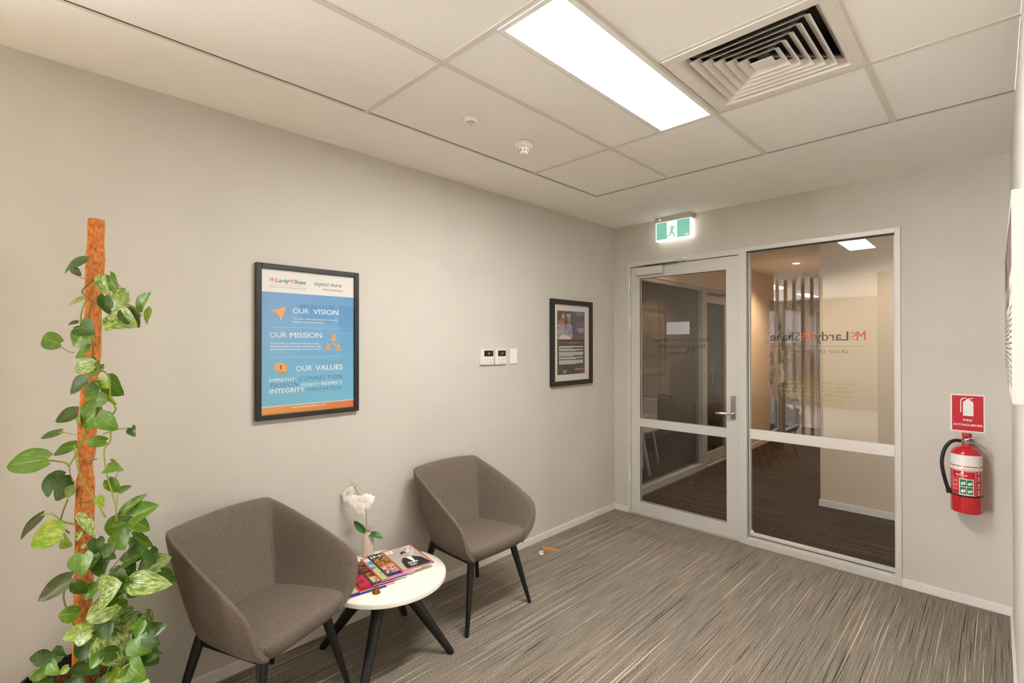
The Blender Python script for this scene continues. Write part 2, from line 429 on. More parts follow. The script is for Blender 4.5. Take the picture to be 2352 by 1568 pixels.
# notice and lettering on the outer face of the glass
yo = .0325
a, b_ = on(1, yo, 1531, 740), on(1, yo, 1584, 767)
q = MB(); q.quad(a, (b_.x, yo, a.z), (b_.x, yo, b_.z), (a.x, yo, b_.z)); q.build('paper_notice', mat('paper_white', srgb(238, 232, 240), .7), d)  # plain white sheet, its own colour
M_vinyl = mat('black_vinyl', srgb(30, 27, 26), .6)
for s, xl, xr, yb, cap in (('McLardy McShane Partners', 1499, 1632, 783.5, .030), ('McLardy McShane WA', 1511, 1619, 799, .030), ('JJS Insurance', 1531, 1597, 814.5, .030)):
    q = MB(); A = on(1, yo, xr, yb); B = on(1, yo, xl, yb); B.z = A.z
    text(q, s, A, B, cap, bold=0.0046); q.build('door_lettering', M_vinyl, d)
# fixed window
wn = empty('window_1', (1.69, .03, .05)); S(wn)
q = MB().box(1.222, .02, .05, 1.240, .06, 2.318).box(2.15, .02, .05, 2.158, .06, 2.318).box(1.24, .02, .05, 2.15, .06, .088).box(1.24, .02, 2.31, 2.15, .06, 2.318)
q.build('window_frame', M_alu, wn, bevel=.001)
q = MB().box(1.228, .014, .06, 1.231, .0199, 2.315).box(1.24, .014, .066, 2.15, .0199, .069).box(1.222, .014, 2.309, 2.158, .0199, 2.3155)
q.build('glazing_seal', M_seal, wn)
BX('glass_pane', M_glass, wn, 1.24, .030, .088, 2.15, .036, 2.31)
BX('white_band', mat('band_white', srgb(226, 222, 216), .5), wn, 1.222, .026, .835, 2.158, .0299, .912)
yo = .0385; M_or = mat('orange_vinyl', srgb(250, 104, 26), .6)
A, B = on(1, yo, 1988, 781.5), on(1, yo, 1770, 781.5); B.z = A.z
o1, k1 = logo(A, B, .064); o1.build('logo_orange', M_or, wn); k1.build('logo_dark', M_vinyl, wn)
q = MB(); A2, B2 = A-V((0, 0, .042)), B-V((0, 0, .042)); q.box(B2.x, yo-.0002, A2.z, A2.x, yo, A2.z+.002); q.build('logo_rule', M_vinyl, wn)
q = MB(); A, B = on(1, yo, 1949, 811), on(1, yo, 1804, 811); B.z = A.z; text(q, 'GROUP OF COMPANIES', A, B, .022, space=1.25); q.build('logo_tagline', M_vinyl, wn)
M_yel = mat('yellow_vinyl', srgb(200, 178, 60), .7)
for s, xl, xr, yb in (('McLardy McShane Partners Pty Ltd', 1788, 1964, 887), ('(ABN 14 064 465 309) is the', 1803, 1946, 896), ('Australian Financial Services Licence', 1788, 1964, 905),
                      ('holder (AFSL No 232987) for the', 1794, 1955, 915), ('McLardy McShane Group', 1813, 1938, 925)):
    q = MB(); A, B = on(1, yo, xr, yb-1), on(1, yo, xl, yb-1); B.z = A.z; text(q, s, A, B, .019, bold=0.0038); q.build('small_print', M_yel, wn)
q = MB(); p = on(1, .0295, 1728, 1222); q.poly([p+V((math.cos(k*.7)*.011*(1+.4*(k % 2)), 0, math.sin(k*.7)*.02*(1+.3*(k % 3 == 0)))) for k in range(9)]); q.build('glass_sticker', M_white, wn)

# ================================================================== EXIT SIGN
r = empty('exit_sign', (.64, -.035, 2.60), label='green and white illuminated running-man exit sign hanging above the glass door', cat='sign')
BX('housing', mat('sign_housing', srgb(196, 192, 182), .5), r, .474, -.072, 2.655, .803, -.004, 2.7, bevel=.002)
M_sl = mat('lit_white_plastic', (1, 1, 1), .5, emit=(1, 1, .97), estr=.36)
BX('light_box', M_sl, r, .478, -.068, 2.492, .800, -.008, 2.655, bevel=.002)
yy = -.0685
gr = mat('lit_green', srgb(140, 200, 182), .6, emit=srgb(132, 214, 190), estr=.10)
q = MB().box(.486, yy-.001, 2.502, .585, yy, 2.652).box(.678, yy-.001, 2.502, .792, yy, 2.652); q.build('green_panel', gr, r)
y_ = yy-.0012; q = MB()
def mm(u, v): return V((.585+u*.093, y_, 2.502+v*.15))
def seg(mb, a, b, w0, w1):
    a, b = mm(*a), mm(*b); t_ = (b-a).normalized(); n_ = V((-t_.z, 0, t_.x)); w0 *= 1.45; w1 *= 1.45; mb.quad(a-n_*w0, a+n_*w0, b+n_*w1, b-n_*w1)
q.poly([mm(.62, .82)+V((math.cos(k*PI/8)*.0075, 0, math.sin(k*PI/8)*.0075)) for k in range(16)])
seg(q, (.58, .70), (.42, .36), .0095, .0075); seg(q, (.42, .40), (.34, .20), .006, .005); seg(q, (.36, .22), (.0, .17), .005, .0035)
seg(q, (.45, .42), (.80, .12), .006, .004); seg(q, (.55, .72), (.30, .66), .003, .0025); seg(q, (.32, .67), (.18, .48), .003, .0025)
seg(q, (.62, .70), (.75, .58), .003, .0025); seg(q, (.75, .58), (.99, .58), .0025, .002); seg(q, (.80, .1), (.66, .01), .004, .003)
q.build('running_figure', gr, r)
q = MB(); text_n(q, 'legrand', (.745, y_, 2.515), (1, 0, 0), .006); q.build('maker_mark', M_sl, r) if False else None
q = MB(); q.box(.748, y_-.0002, 2.517, .785, y_, 2.521); q.build('maker_mark', M_sl, r)
MB().lathe([(.003, 0), (.003, .002)], (.52, -.0735, 2.675), 10).build('indicator', mat('led', (1, 1, 1), .4, emit=(1, 1, 1), estr=3), r)

# ================================================================== FIRE SIGN + EXTINGUISHER
r = empty('fire_extinguisher_sign', (2.507, -.001, 1.16), label='red and white square sign reading FIRE EXTINGUISHER on the wall', cat='sign')
BX('board', M_white, r, 2.430, -.003, 1.047, 2.584, 0, 1.275)
M_red = mat('sign_red', srgb(196, 24, 42), .45)
BX('red_field', M_red, r, 2.437, -.0035, 1.055, 2.578, -.003, 1.268)
q = MB(); y_ = -.0038
ext = [(2.483, 1.145), (2.483, 1.222), (2.486, 1.232), (2.493, 1.238), (2.499, 1.243), (2.499, 1.247), (2.513, 1.247), (2.513, 1.243), (2.519, 1.238), (2.527, 1.232), (2.53, 1.222), (2.53, 1.145)]
q.poly([(x+.004, y_, z) for x, z in ext])
q.poly([(x, y_, z) for x, z in [(2.475, 1.165), (2.4795, 1.165), (2.4795, 1.236), (2.486, 1.248), (2.503, 1.252), (2.503, 1.257), (2.484, 1.254), (2.475, 1.24)]])
q.poly([(x, y_, z) for x, z in [(2.503, 1.250), (2.532, 1.256), (2.532, 1.252), (2.512, 1.247)]])
q.build('pictogram', M_white, r)
q = MB(); text(q, 'FIRE', (2.488, y_, 1.113), (2.528, y_, 1.113), .0125, bold=0.0171); text(q, 'EXTINGUISHER', (2.444, y_, 1.084), (2.574, y_, 1.084), .0125, bold=0.0171)
q.build('sign_lettering', M_white, r)
ex, ey = 2.5025, -.078
r = empty('fire_extinguisher', (ex, ey, .58), label='red dry powder fire extinguisher hung on the wall with black hose', cat='fire extinguisher')
M_rg = mat('gloss_red', srgb(196, 22, 34), .22, coat=.5)
R = .0715
MB().lathe([(.05, .582), (.066, .583), (R-.001, .588), (R, .60), (R, .635), (R-.0015, .637), (R-.0015, .640), (R, .642), (R, .925), (R-.003, .938), (R-.012, .952), (R-.03, .964), (.022, .972), (.019, .985)], (ex, ey, 0), 56).build('cylinder', M_rg, r, smooth=35)
def wrap(p, rr=R+.0006):   # x along the arc, measured from the middle of the front
    a = (p.x-ex)/R; return V((ex+math.sin(a)*rr, ey-math.cos(a)*rr, p.z))
def arc_panel(mb, u0, u1, z0, z1, rr):
    n = max(2, int((u1-u0)/.006)); vs = []; fs = []
    for i in range(n+1):
        u = u0+(u1-u0)*i/n; a = u/R
        for z in (z0, z1): vs.append((ex+math.sin(a)*rr, ey-math.cos(a)*rr, z))
    fs = [(2*i, 2*i+2, 2*i+3, 2*i+1) for i in range(n)]; mb.add(vs, fs)
zz = lambda py: on(1, ey-R, 2220, py).z
q = MB(); arc_panel(q, -.112, .112, zz(1071), zz(1046), R+.0004); arc_panel(q, -.112, .112, zz(1081.5), zz(1073), R+.0004); q.build('white_band', M_white, r)
q = MB()
for u in (-.062, -.012, .04): text(q, 'HIGH PERFORMANCE' if u == -.012 else 'HIGH', V((ex+u-.008, 0, zz(1079.5))), V((ex+u+(.04 if u == -.012 else .006), 0, zz(1079.5))), .005, shear=.3, bold=0.0114, warp=lambda p: wrap(p, R+.0009))
text(q, 'FlameStop', V((ex-.042, 0, zz(1098))), V((ex+.008, 0, zz(1098))), .011, bold=0.0152, warp=lambda p: wrap(p)) if False else None
q.build('band_print', M_red, r)
q = MB(); text(q, 'FlameStop', V((ex-.046, 0, zz(1094))), V((ex+.006, 0, zz(1094))), .0095, bold=0.0190, warp=wrap)
text(q, 'EXTINGUISHER', V((ex-.038, 0, zz(1099.5))), V((ex-.002, 0, zz(1099.5))), .0035, bold=0.0228, warp=wrap)
q.poly([wrap(V((ex+x, 0, zz(1089)+z))) for x, z in [(-.03, 0), (-.02, .004), (-.014, .012), (-.007, .005), (-.012, 0)]])
def frame_arc(mb, u0, u1, z0, z1, th):
    arc_panel(mb, u0, u1, z0, z0+th, R+.0007); arc_panel(mb, u0, u1, z1-th, z1, R+.0007)
    arc_panel(mb, u0, u0+th, z0, z1, R+.0007); arc_panel(mb, u1-th, u1, z0, z1, R+.0007)
frame_arc(q, -.066, .046, zz(1138), zz(1083), .0015)
for k in range(3): frame_arc(q, -.061, -.038, zz(1108+10*k), zz(1099.5+10*k), .0009)
for k in range(3):
    for j in range(2): arc_panel(q, -.058, -.042, zz(1106+10*k)+.003*j, zz(1106+10*k)+.003*j+.001, R+.0007)
for k in range(22):
    if k % 5 != 4: arc_panel(q, .056, .069, zz(1136)+k*.0082, zz(1136)+k*.0082+.0036, R+.0007)
q.build('label_print', M_white, r)
q = MB(); arc_panel(q, -.028, .034, zz(1136), zz(1101), R+.0006); frame_arc(q, -.03, .036, zz(1137), zz(1100), .002)
q.build('label_border', M_white, r)
u_, v_ = (-.026, .003, .005, .032), (zz(1135), zz(1119.3), zz(1117.7), zz(1102))
for (ua, ub) in ((u_[0], u_[1]), (u_[2], u_[3])):
    for (za, zb) in ((v_[0], v_[1]), (v_[2], v_[3])):
        g_ = MB(); arc_panel(g_, ua, ub, za, zb, R+.0009); g_ = g_.build('class_square', mat('label_green', srgb(20, 110, 66), .5), r)
        h_ = MB(); mid = (ua+ub)/2; h = zb-za
        h_.poly([wrap(V((ex+mid-.004+.006*math.cos(t)*(1-.4*math.sin(t)), 0, za+h*.42+.009*math.sin(t))), R+.0012) for t in [k*PI/6 for k in range(12)]])
        h_.poly([wrap(V((ex+mid+x, 0, za+z*h)), R+.0012) for x, z in ((.002, .25), (.011, .3), (.010, .7), (.004, .75))])
        h_.build('class_picture', M_white, g_)
q = MB(); q.lathe([(R+.001, zz(1142)), (R+.0018, zz(1142)+.001), (R+.0018, zz(1138.5)), (R+.001, zz(1138.5)+.001)], (ex, ey, 0), 48, cap=False); q.build('strap', M_black, r, smooth=60)
q = MB(); q.lathe([(.017, .982), (.02, .986), (.02, 1.0), (.014, 1.004), (.014, 1.018), (.01, 1.02)], (ex, ey, 0), 20)
q.tube([(ex-.012, ey-.004, 1.0), (ex-.034, ey-.012, 1.004)], .009, 12); q.tube([(ex+.01, ey-.01, .998), (ex+.024, ey-.02, 1.0)], .007, 10)
q.build('valve', M_chrome, r, smooth=40)
q = MB(); q.tube([(ex-.004, ey-.02, 1.012), (ex+.02, ey-.02, 1.024), (ex+.06, ey-.015, 1.036)], [.004, .005, .004], 8, .4); q.build('trigger', M_chrome, r, smooth=50)
q = MB(); q.tube([(ex+.0, ey-.022, 1.0), (ex+.035, ey-.022, 1.0), (ex+.062, ey-.02, .988), (ex+.088, ey-.018, .970)], [.005, .006, .006, .004], 8, .5); q.build('carry_handle', M_chrome, r, smooth=50)
q = MB(); q.tube([(ex+.02+.009*math.cos(a), ey-.026, 1.016+.009*math.sin(a)) for a in [k*PI/6 for k in range(12)]], .001, 6); q.build('pull_pin', M_chrome, r)
hp = [on(1, y, px, py) for px, py, y in [(2206, 1012, -.09), (2194, 1011, -.1), (2181, 1016, -.11), (2170, 1030, -.115), (2164, 1050, -.12), (2164, 1070, -.12), (2168, 1090, -.12), (2173, 1108, -.115), (2178, 1123, -.11)]]
def smoothpath(pts, k=4):
    o = []; n = len(pts)
    for i in range(n-1):
        p0, p1, p2, p3 = pts[max(i-1, 0)], pts[i], pts[i+1], pts[min(i+2, n-1)]
        for j in range(k):
            t = j/k; o.append(.5*((2*p1)+(p2-p0)*t+(2*p0-5*p1+4*p2-p3)*t*t+(3*p1-p0-3*p2+p3)*t**3))
    return o+[pts[-1]]
MB().tube(smoothpath(hp), .0098, 14).build('hose', M_black, r, smooth=60)
MB().tube([hp[-1]+V((-.001, 0, .01)), hp[-1]+V((.003, 0, -.02))], .0115, 12).build('hose_nozzle', M_seal, r, smooth=60)
q = MB(); q.box(ex-.02, -.01, .96, ex+.02, 0, 1.04).box(ex-.012, -.06, 1.018, ex+.012, -.01, 1.036).lathe([(.012, 1.018), (.014, 1.036), (.012, 1.04)], (ex, -.075, 0), 14); q.build('wall_bracket', M_rg, r)

# ================================================================== THERMOSTATS AND SWITCH on the left wall
def thermo(ya, yb, za, zb, label):
    r = empty('thermostat', (0, (ya+yb)/2, za), label=label, cat='thermostat', group='air conditioning controllers')
    BX('body', mat('controller_white', srgb(226, 223, 214), .45), r, 0, ya, za, .018, yb, zb, bevel=.003)
    yl = ya+(yb-ya)*.24; yr = ya+(yb-ya)*.93; zt = zb-.013
    BX('screen', mat('lcd_dark', srgb(34, 28, 24), .25), r, .018, yl, zt-.042, .0186, yr, zt)
    q = MB(); text_n(q, '25', (.0188, (yl+yr)/2-.008, zt-.027), (0, 1, 0), .013, shear=.2, bold=0.0076); text_n(q, 'o', (.0188, (yl+yr)/2+.014, zt-.020), (0, 1, 0), .004)
    text_n(q, 'a', (.0188, yl+.022, zt-.037), (0, 1, 0), .005); q.build('screen_reading', mat('lcd_grey', srgb(190, 190, 185), .5), r)
    q = MB()
    for j in range(2):
        for i in range(4):
            y = yl+.002+(yr-yl-.004)*i/3.3; q.box(.018, y, za+.012+.022*j, .0189, y+.010, za+.016+.022*j)
    q.box(.018, yr-.03, zt+.004, .0183, yr-.048, zt+.006)
    q.build('button', mat('button_grey', srgb(176, 170, 160), .5), r)
thermo(-1.741, -1.612, 1.437, 1.552, 'white air conditioning controller with dark screen, the one farther from the light switch')
thermo(-1.600, -1.485, 1.436, 1.551, 'white air conditioning controller with dark screen, the one next to the light switch')
r = empty('light_switch', (0, -1.398, 1.435), label='white wall switch plate with two round buttons beside the controllers', cat='light switch')
BX('plate', M_white, r, 0, -1.436, 1.435, .010, -1.360, 1.552, bevel=.003)
for z in (1.474, 1.508):
    q = MB(); n = 20; c0 = V((.010, -1.398, z))
    q.tube([c0, c0+V((.003, 0, 0))], .009, 20); q.build('button', M_white, r, smooth=40)

# ================================================================== POSTERS
def frame_box(mb, x0, x1, ya, yb, za, zb, w_):
    mb.box(x0, ya, za, x1, ya+w_, zb).box(x0, yb-w_, za, x1, yb, zb).box(x0, ya+w_, za, x1, yb-w_, za+w_).box(x0, ya+w_, zb-w_, x1, yb-w_, zb)
XP = .013
def PC(X, Y): return on(0, XP+.0004, 570+X*.24862, 590+Y*.24872)
r = empty('framed_poster', (0, -2.961, 1.204), label='large black framed blue poster about vision, mission and values', cat='poster')
ya, yb, za, zb = -3.237, -2.686, 1.205, 1.994
q = MB(); frame_box(q, 0, .026, ya, yb, za, zb, .026); q.build('frame', M_frameblk, r, bevel=.002)
y0i, y1i, z0i, z1i = ya+.026, yb-.026, za+.026, zb-.026
zw = PC(540, 345).z; zo = PC(540, 1352).z
BX('print_header', mat('print_white', srgb(244, 240, 232), .5), r, .004, y0i, zw, XP, y1i, z1i)
mb_ = mat('print_blue', srgb(100, 168, 224), .5); tc = N(mb_, 'ShaderNodeTexCoord'); sx = N(mb_, 'ShaderNodeSeparateXYZ'); rp = ramp(mb_, [(0, srgb(112, 196, 226)), (1, srgb(92, 158, 218))])
LK(mb_, tc.outputs['Generated'], sx.inputs[0]); LK(mb_, sx.outputs[2], rp.inputs[0]); LK(mb_, rp.outputs[0], bsdf(mb_).inputs['Base Color'])
BX('print_blue_field', mb_, r, .004, y0i, zo, XP, y1i, zw)
mo_ = mat('print_orange_strip', srgb(236, 140, 50), .5); tc = N(mo_, 'ShaderNodeTexCoord'); sx = N(mo_, 'ShaderNodeSeparateXYZ'); rp = ramp(mo_, [(0, srgb(240, 165, 50)), (1, srgb(232, 112, 46))])
LK(mo_, tc.outputs['Generated'], sx.inputs[0]); LK(mo_, sx.outputs[1], rp.inputs[0]); LK(mo_, rp.outputs[0], bsdf(mo_).inputs['Base Color'])
BX('print_footer', mo_, r, .004, y0i, z0i, XP, y1i, zo)
BX('footer_rule', M_white, r, .004, y0i, zo-.003, XP+.0002, y1i, zo+.001)
M_pw = mat('print_text_white', srgb(248, 248, 246), .5); M_pd = mat('print_text_dark', srgb(60, 54, 50), .5); M_po = mat('print_text_orange', srgb(240, 120, 60), .5); M_pb = mat('print_text_blue', srgb(44, 104, 160), .5); M_py = mat('print_icon_amber', srgb(246, 166, 58), .5)
def line3(mb, s, X0, Y0, X1, cap, **kw):
    A, B = PC(X0, Y0), PC(X1, Y0); B.z = A.z; text(mb, s, A, B, cap, **kw)
A = PC(202, 232); B = PC(533, 251); B.z = A.z = (A.z+B.z)/2
o1, k1 = logo(A, B, .021); o1.build('logo_orange', M_po, r); k1.build('logo_dark', M_pd, r)
q = MB(); A = PC(202, 282); B = PC(533, 300); A.z = B.z = (A.z+B.z)/2; text(q, 'INSURANCE & FINANCIAL SERVICES', A, B, .0075); q.box(XP, A.y, A.z+.016, XP+.0004, B.y, A.z+.017); q.build('tagline', mat('print_grey', srgb(150, 146, 140), .5), r)
q = MB(); A = PC(612, 262); B = PC(862, 282); A.z = B.z = (A.z+B.z)/2; text(q, 'expect more', A, B, .022, shear=.35)
A = PC(690, 312); B = PC(874, 320); A.z = B.z = (A.z+B.z)/2; text(q, 'from insurance', A, B, .0135, shear=.35); q.build('script_slogan', M_pd, r)
q = MB()
def head(l, bo, X0, Y, Xm0, Xm, X1, cap):
    A, B = PC(X0, Y), PC(X1, Y); z = A.z
    for s, xa, xb, bd in ((l, X0, Xm0, -.006), (bo, Xm, X1, .013)):
        a, b = PC(xa, Y), PC(xb, Y); a.z = b.z = z; text(q, s, a, b, cap, bold=bd)
head('OUR', 'VISION', 413, 518, 560, 602, 833, .026); head('OUR', 'MISSION', 202, 742, 355, 387, 680, .026); head('OUR', 'VALUES', 443, 1052, 590, 624, 872, .026)
q.build('heading', M_pw, r)
q = MB()
for s, X0, X1, Y in (('To build a fully integrated insurance and', 418, 826, 577), ('Financial Services business.', 418, 706, 606), ('To continue to create and maintain a loyal', 202, 652, 805), ('client base built on quality relationships, high', 202, 672, 833), ('service levels and strong community values.', 202, 676, 861), ('www.mclardymcshane.com.au', 405, 720, 1396)):
    line3(q, s, X0, Y, X1, .0095, bold=0.0057)
q.build('body_text', M_pw, r)
q = MB()
for s, X0, X1, Y, cap, bd, sp in (('EMPATHY', 197, 432, 1158, .0185, -.002, 1.15), ('HONESTY', 489, 660, 1197, .0165, 0, 1.1), ('RESPECT', 680, 872, 1182, .0175, .012, 1.05), ('INTEGRITY', 200, 520, 1262, .022, .014, 1.05)): line3(q, s, X0, Y, X1, cap, bold=bd, space=sp)
q.build('value_word', M_pw, r)
q = MB()
for s, X0, X1, Y, cap in (('CONNECTION', 470, 872, 1142, .022), ('PASSION', 200, 466, 1210, .023), ('INNOVATION', 545, 866, 1240, .0175)): line3(q, s, X0, Y, X1, cap, bold=-0.0038, shear=.3, space=1.15)
q.build('script_word', M_pb, r)
q = MB(); Pq = lambda *pts: q.poly([PC(*p) for p in pts])
Pq((208, 494), (350, 458), (305, 590), (275, 522))
for cx_, cy_, sc in ((790, 730, 1), (742, 815, .95), (834, 820, .95)):
    Pq(*[(cx_+17*sc*math.cos(t), cy_+19*sc*math.sin(t)) for t in [k*PI/7 for k in range(14)]])
    Pq((cx_-29*sc, cy_+42*sc), (cx_-24*sc, cy_+26*sc), (cx_-8*sc, cy_+18*sc), (cx_+8*sc, cy_+18*sc), (cx_+24*sc, cy_+26*sc), (cx_+29*sc, cy_+42*sc))
Pq((786, 778), (794, 778), (794, 796), (814, 820), (806, 824), (790, 804), (772, 822), (766, 816), (786, 796))
bl = []
for k in range(28):
    t = 2*PI*k/28; rr = 1+.08*abs(math.sin(3.5*t)); bl.append((301+58*rr*math.cos(t), 1022+46*rr*math.sin(t)))
Pq(*bl); Pq((290, 1060), (345, 1055), (322, 1088))
q.build('icon', M_py, r)
q = MB(); Pq2 = [PC(300+10*math.cos(t)+.0, 1012+14*math.sin(t)) + V((.0003, 0, 0)) for t in [k*PI/6 for k in range(12)]]; q.poly(Pq2)
q.poly([PC(*p)+V((.0003, 0, 0)) for p in ((296, 1018), (306, 1018), (308, 1040), (294, 1036))]); q.build('keyhole', M_pb, r)
q = MB()
for Y in (648, 927):
    A = PC(200, Y); B = PC(870, Y); n = 90
    for k in range(n):
        y = A.y+(B.y-A.y)*k/n; q.box(XP, y, A.z-.0008, XP+.0004, y+.0022, A.z+.0008)
q.build('dotted_rule', M_pw, r)
BX('picture_glass', M_pglass, r, .0155, y0i, z0i, .0175, y1i, z1i)

r = empty('framed_flyer', (0, -.677, 1.232), label='black framed dark flyer with photo of people, white mount, near the corner', cat='poster')
ya, yb, za, zb = -.966, -.389, 1.232, 1.961
q = MB(); frame_box(q, 0, .028, ya, yb, za, zb, .040); q.build('frame', M_frameblk, r, bevel=.002)
XM = .012
BX('mount', mat('mount_card', srgb(236, 230, 222), .7), r, .003, ya+.04, za+.04, XM, yb-.04, zb-.04)
XP = .013
def PD(X, Y): return on(0, XP+.0004, 1250+X/7.467, 680+Y/7.467)
# true rectangle of the sheet
yl, yr = PD(225, 240).y, PD(692, 320).y; zt, zb_ = PD(225, 240).z, PD(217, 1355).z
Zr, Yr = zt-zb_, yr-yl
def Q(u, v, e=.0003): return V((XP+e, yl+u*Yr, zb_+v*Zr))
def rect(mb, u0, v0, u1, v1, e=.0003): mb.quad(Q(u0, v0, e), Q(u1, v0, e), Q(u1, v1, e), Q(u0, v1, e))
BX('flyer_sheet', mat('flyer_charcoal', srgb(58, 50, 48), .5), r, XM, yl, zb_, XP, yr, zt)
q = MB(); rect(q, 0, .56, .52, 1); q.build('photo_ground', noisy('photo_brown', [(.3, srgb(48, 40, 36)), (.7, srgb(96, 84, 74))], nscale=30), r)
q = MB(); rect(q, .52, .56, 1, 1); q.build('photo_navy', mat('flyer_navy', srgb(58, 66, 92), .5), r)
def blob(mb, u, v, a, b_, e=.0006, n=20, k2=0): mb.poly([Q(u+a*math.cos(t)*(1+k2*math.sin(3*t)), v+b_*math.sin(t), e) for t in [2*PI*i/n for i in range(n)]])
q = MB(); q.poly([Q(*p, .0006) for p in ((0, .56), (0, .77), (.06, .8), (.25, .8), (.3, .72), (.34, .8), (.44, .81), (.52, .76), (.55, .6), (.5, .56))]); q.build('photo_shirt', noisy('shirt_grey', [(.35, srgb(120, 104, 112)), (.65, srgb(186, 176, 190))], nscale=60), r)
q = MB(); blob(q, .14, .82, .11, .045, .0008); blob(q, .42, .86, .06, .05, .0008); q.build('photo_face', noisy('skin_tan', [(.35, srgb(150, 84, 58)), (.65, srgb(196, 128, 96))], nscale=50), r)
q = MB(); blob(q, .20, .915, .06, .04, .0009); blob(q, .40, .93, .09, .03, .0009); q.poly([Q(*p, .0009) for p in ((.10, .56), (.10, .66), (.2, .77), (.26, .75), (.24, .56))]); q.build('photo_hair', mat('hair_grey', srgb(166, 160, 150), .7), r)
q = MB(); q.poly([Q(*p, .0011) for p in ((0, 1), (0, .975), (.35, .985), (.38, 1))]); q.poly([Q(*p, .0011) for p in ((0, .548), (0, .556), (.45, .566), (1, .575), (1, .567), (.45, .556))]); q.poly([Q(*p, .0011) for p in ((.62, .005), (1, .03), (1, 0), (.62, 0))]); q.build('red_swoosh', mat('flyer_red', srgb(206, 62, 52), .5), r)
q = MB(); q.poly([Q(.26+.22*math.cos(t), .552+.07*math.sin(t), .0013) for t in [PI*i/16 for i in range(17)]]); q.build('white_dome', mat('flyer_pale', srgb(214, 200, 192), .5), r)
o1, k1 = logo(Q(.64, .965, .0013), Q(.95, .965, .0013), .010); o1.build('logo_pink', mat('flyer_pink', srgb(224, 84, 120), .5), r); k1.build('logo_white', M_pw, r)
q = MB(); text(q, 'INSURANCE & FINANCIAL', Q(.7, .935, .0013), Q(.9, .935, .0013), .005)
for k, s in enumerate(('WE ARE HERE', 'FOR YOU AND', 'FAMILY...')): text(q, s, Q(.70+.03*k, .715-.025*k, .0013), Q(.96, .715-.025*k, .0013), .009, bold=0.0114)
text(q, 'AND WE ARE PROUD OF IT', Q(.40, .495, .0013), Q(.84, .50, .0013), .005, bold=0.0190)
random.seed(3); v = .44; 
for para in (3, 3, 6, 3, 6):
    for k in range(para): rect(q, .05, v, .93 if k < para-1 else random.uniform(.45, .8), v+.0062, .0013); v -= .0115
    v -= .012
text(q, 'PEOPLE', Q(.20, .045, .0013), Q(.33, .05, .0013), .009, bold=0.0190); text(q, 'FIRST', Q(.20, .022, .0013), Q(.30, .022, .0013), .009, bold=0.0190)
q.build('white_text', M_pw, r)
q = MB(); q.tube([Q(.64+.32*t, .075+.012*math.sin(t*38)+.01*math.sin(t*11), .0015) for t in [k/60 for k in range(61)]], .0009, 4); q.build('signature', M_pw, r)
q = MB()
for k in range(3): text(q, ('When it matters', 'Your family', 'Every day')[k], Q(.66+.02*k, .815-.027*k, .0013), Q(.94, .815-.027*k, .0013), .009, bold=0.0076)
q.build('pink_text', MATS['flyer_pink'], r)
q = MB(); text(q, 'Our Story', Q(.03, .485, .0013), Q(.37, .495, .0013), .022, shear=.3); q.build('red_script', MATS['flyer_red'], r)
BX('picture_glass', M_pglass, r, .0165, ya+.04, za+.04, .0185, yb-.04, zb-.04)

# canvas board on the right wall
r = empty('canvas_board', (2.68, -1.25, 1.40), label='white canvas board with photos and printed text on the right wall', cat='wall board')
xf = 2.667
BX('canvas', mat('canvas_white', srgb(206, 200, 189), .6), r, xf, -2.0, 1.405, W-.002, -.52, 2.045, bevel=.002)
def RB(y, z): return V((xf-.0006, y, z))
def rrect(mb, ya, za, yb, zb, e=0): mb.quad(RB(ya, za)-V((e, 0, 0)), RB(yb, za)-V((e, 0, 0)), RB(yb, zb)-V((e, 0, 0)), RB(ya, zb)-V((e, 0, 0)))
q = MB(); rrect(q, -1.943, 1.82, -1.838, 2.012); rrect(q, -1.83, 1.82, -1.553, 2.012); rrect(q, -1.50, 1.727, -1.05, 2.02); rrect(q, -1.02, 1.83, -.6, 2.0)
q.build('photo', noisy('photo_print', [(.3, srgb(46, 44, 48)), (.5, srgb(120, 100, 92)), (.7, srgb(190, 170, 160))], nscale=9, detail=3), r)
q = MB(); text(q, 'Culture club', RB(-1.585, 1.745)-V((.001, 0, 0)), RB(-1.937, 1.745)-V((.001, 0, 0)), .034, bold=0.0114) if False else text(q, 'Culture club', RB(-1.585, 1.745), RB(-1.937, 1.745), .030, bold=0.0076)
for k in range(14): rrect(q, -1.94, 1.70-.019*k, -1.58 if k % 5 else -1.68, 1.705-.019*k)
for k in range(16): rrect(q, -1.5, 1.69-.018*k, -1.06 if k % 6 else -1.2, 1.695-.018*k)
for k in range(18): rrect(q, -1.02, 1.78-.018*k, -.58 if k % 6 else -.75, 1.785-.018*k)
q.build('printed_text', mat('board_ink', srgb(96, 86, 78), .7), r)

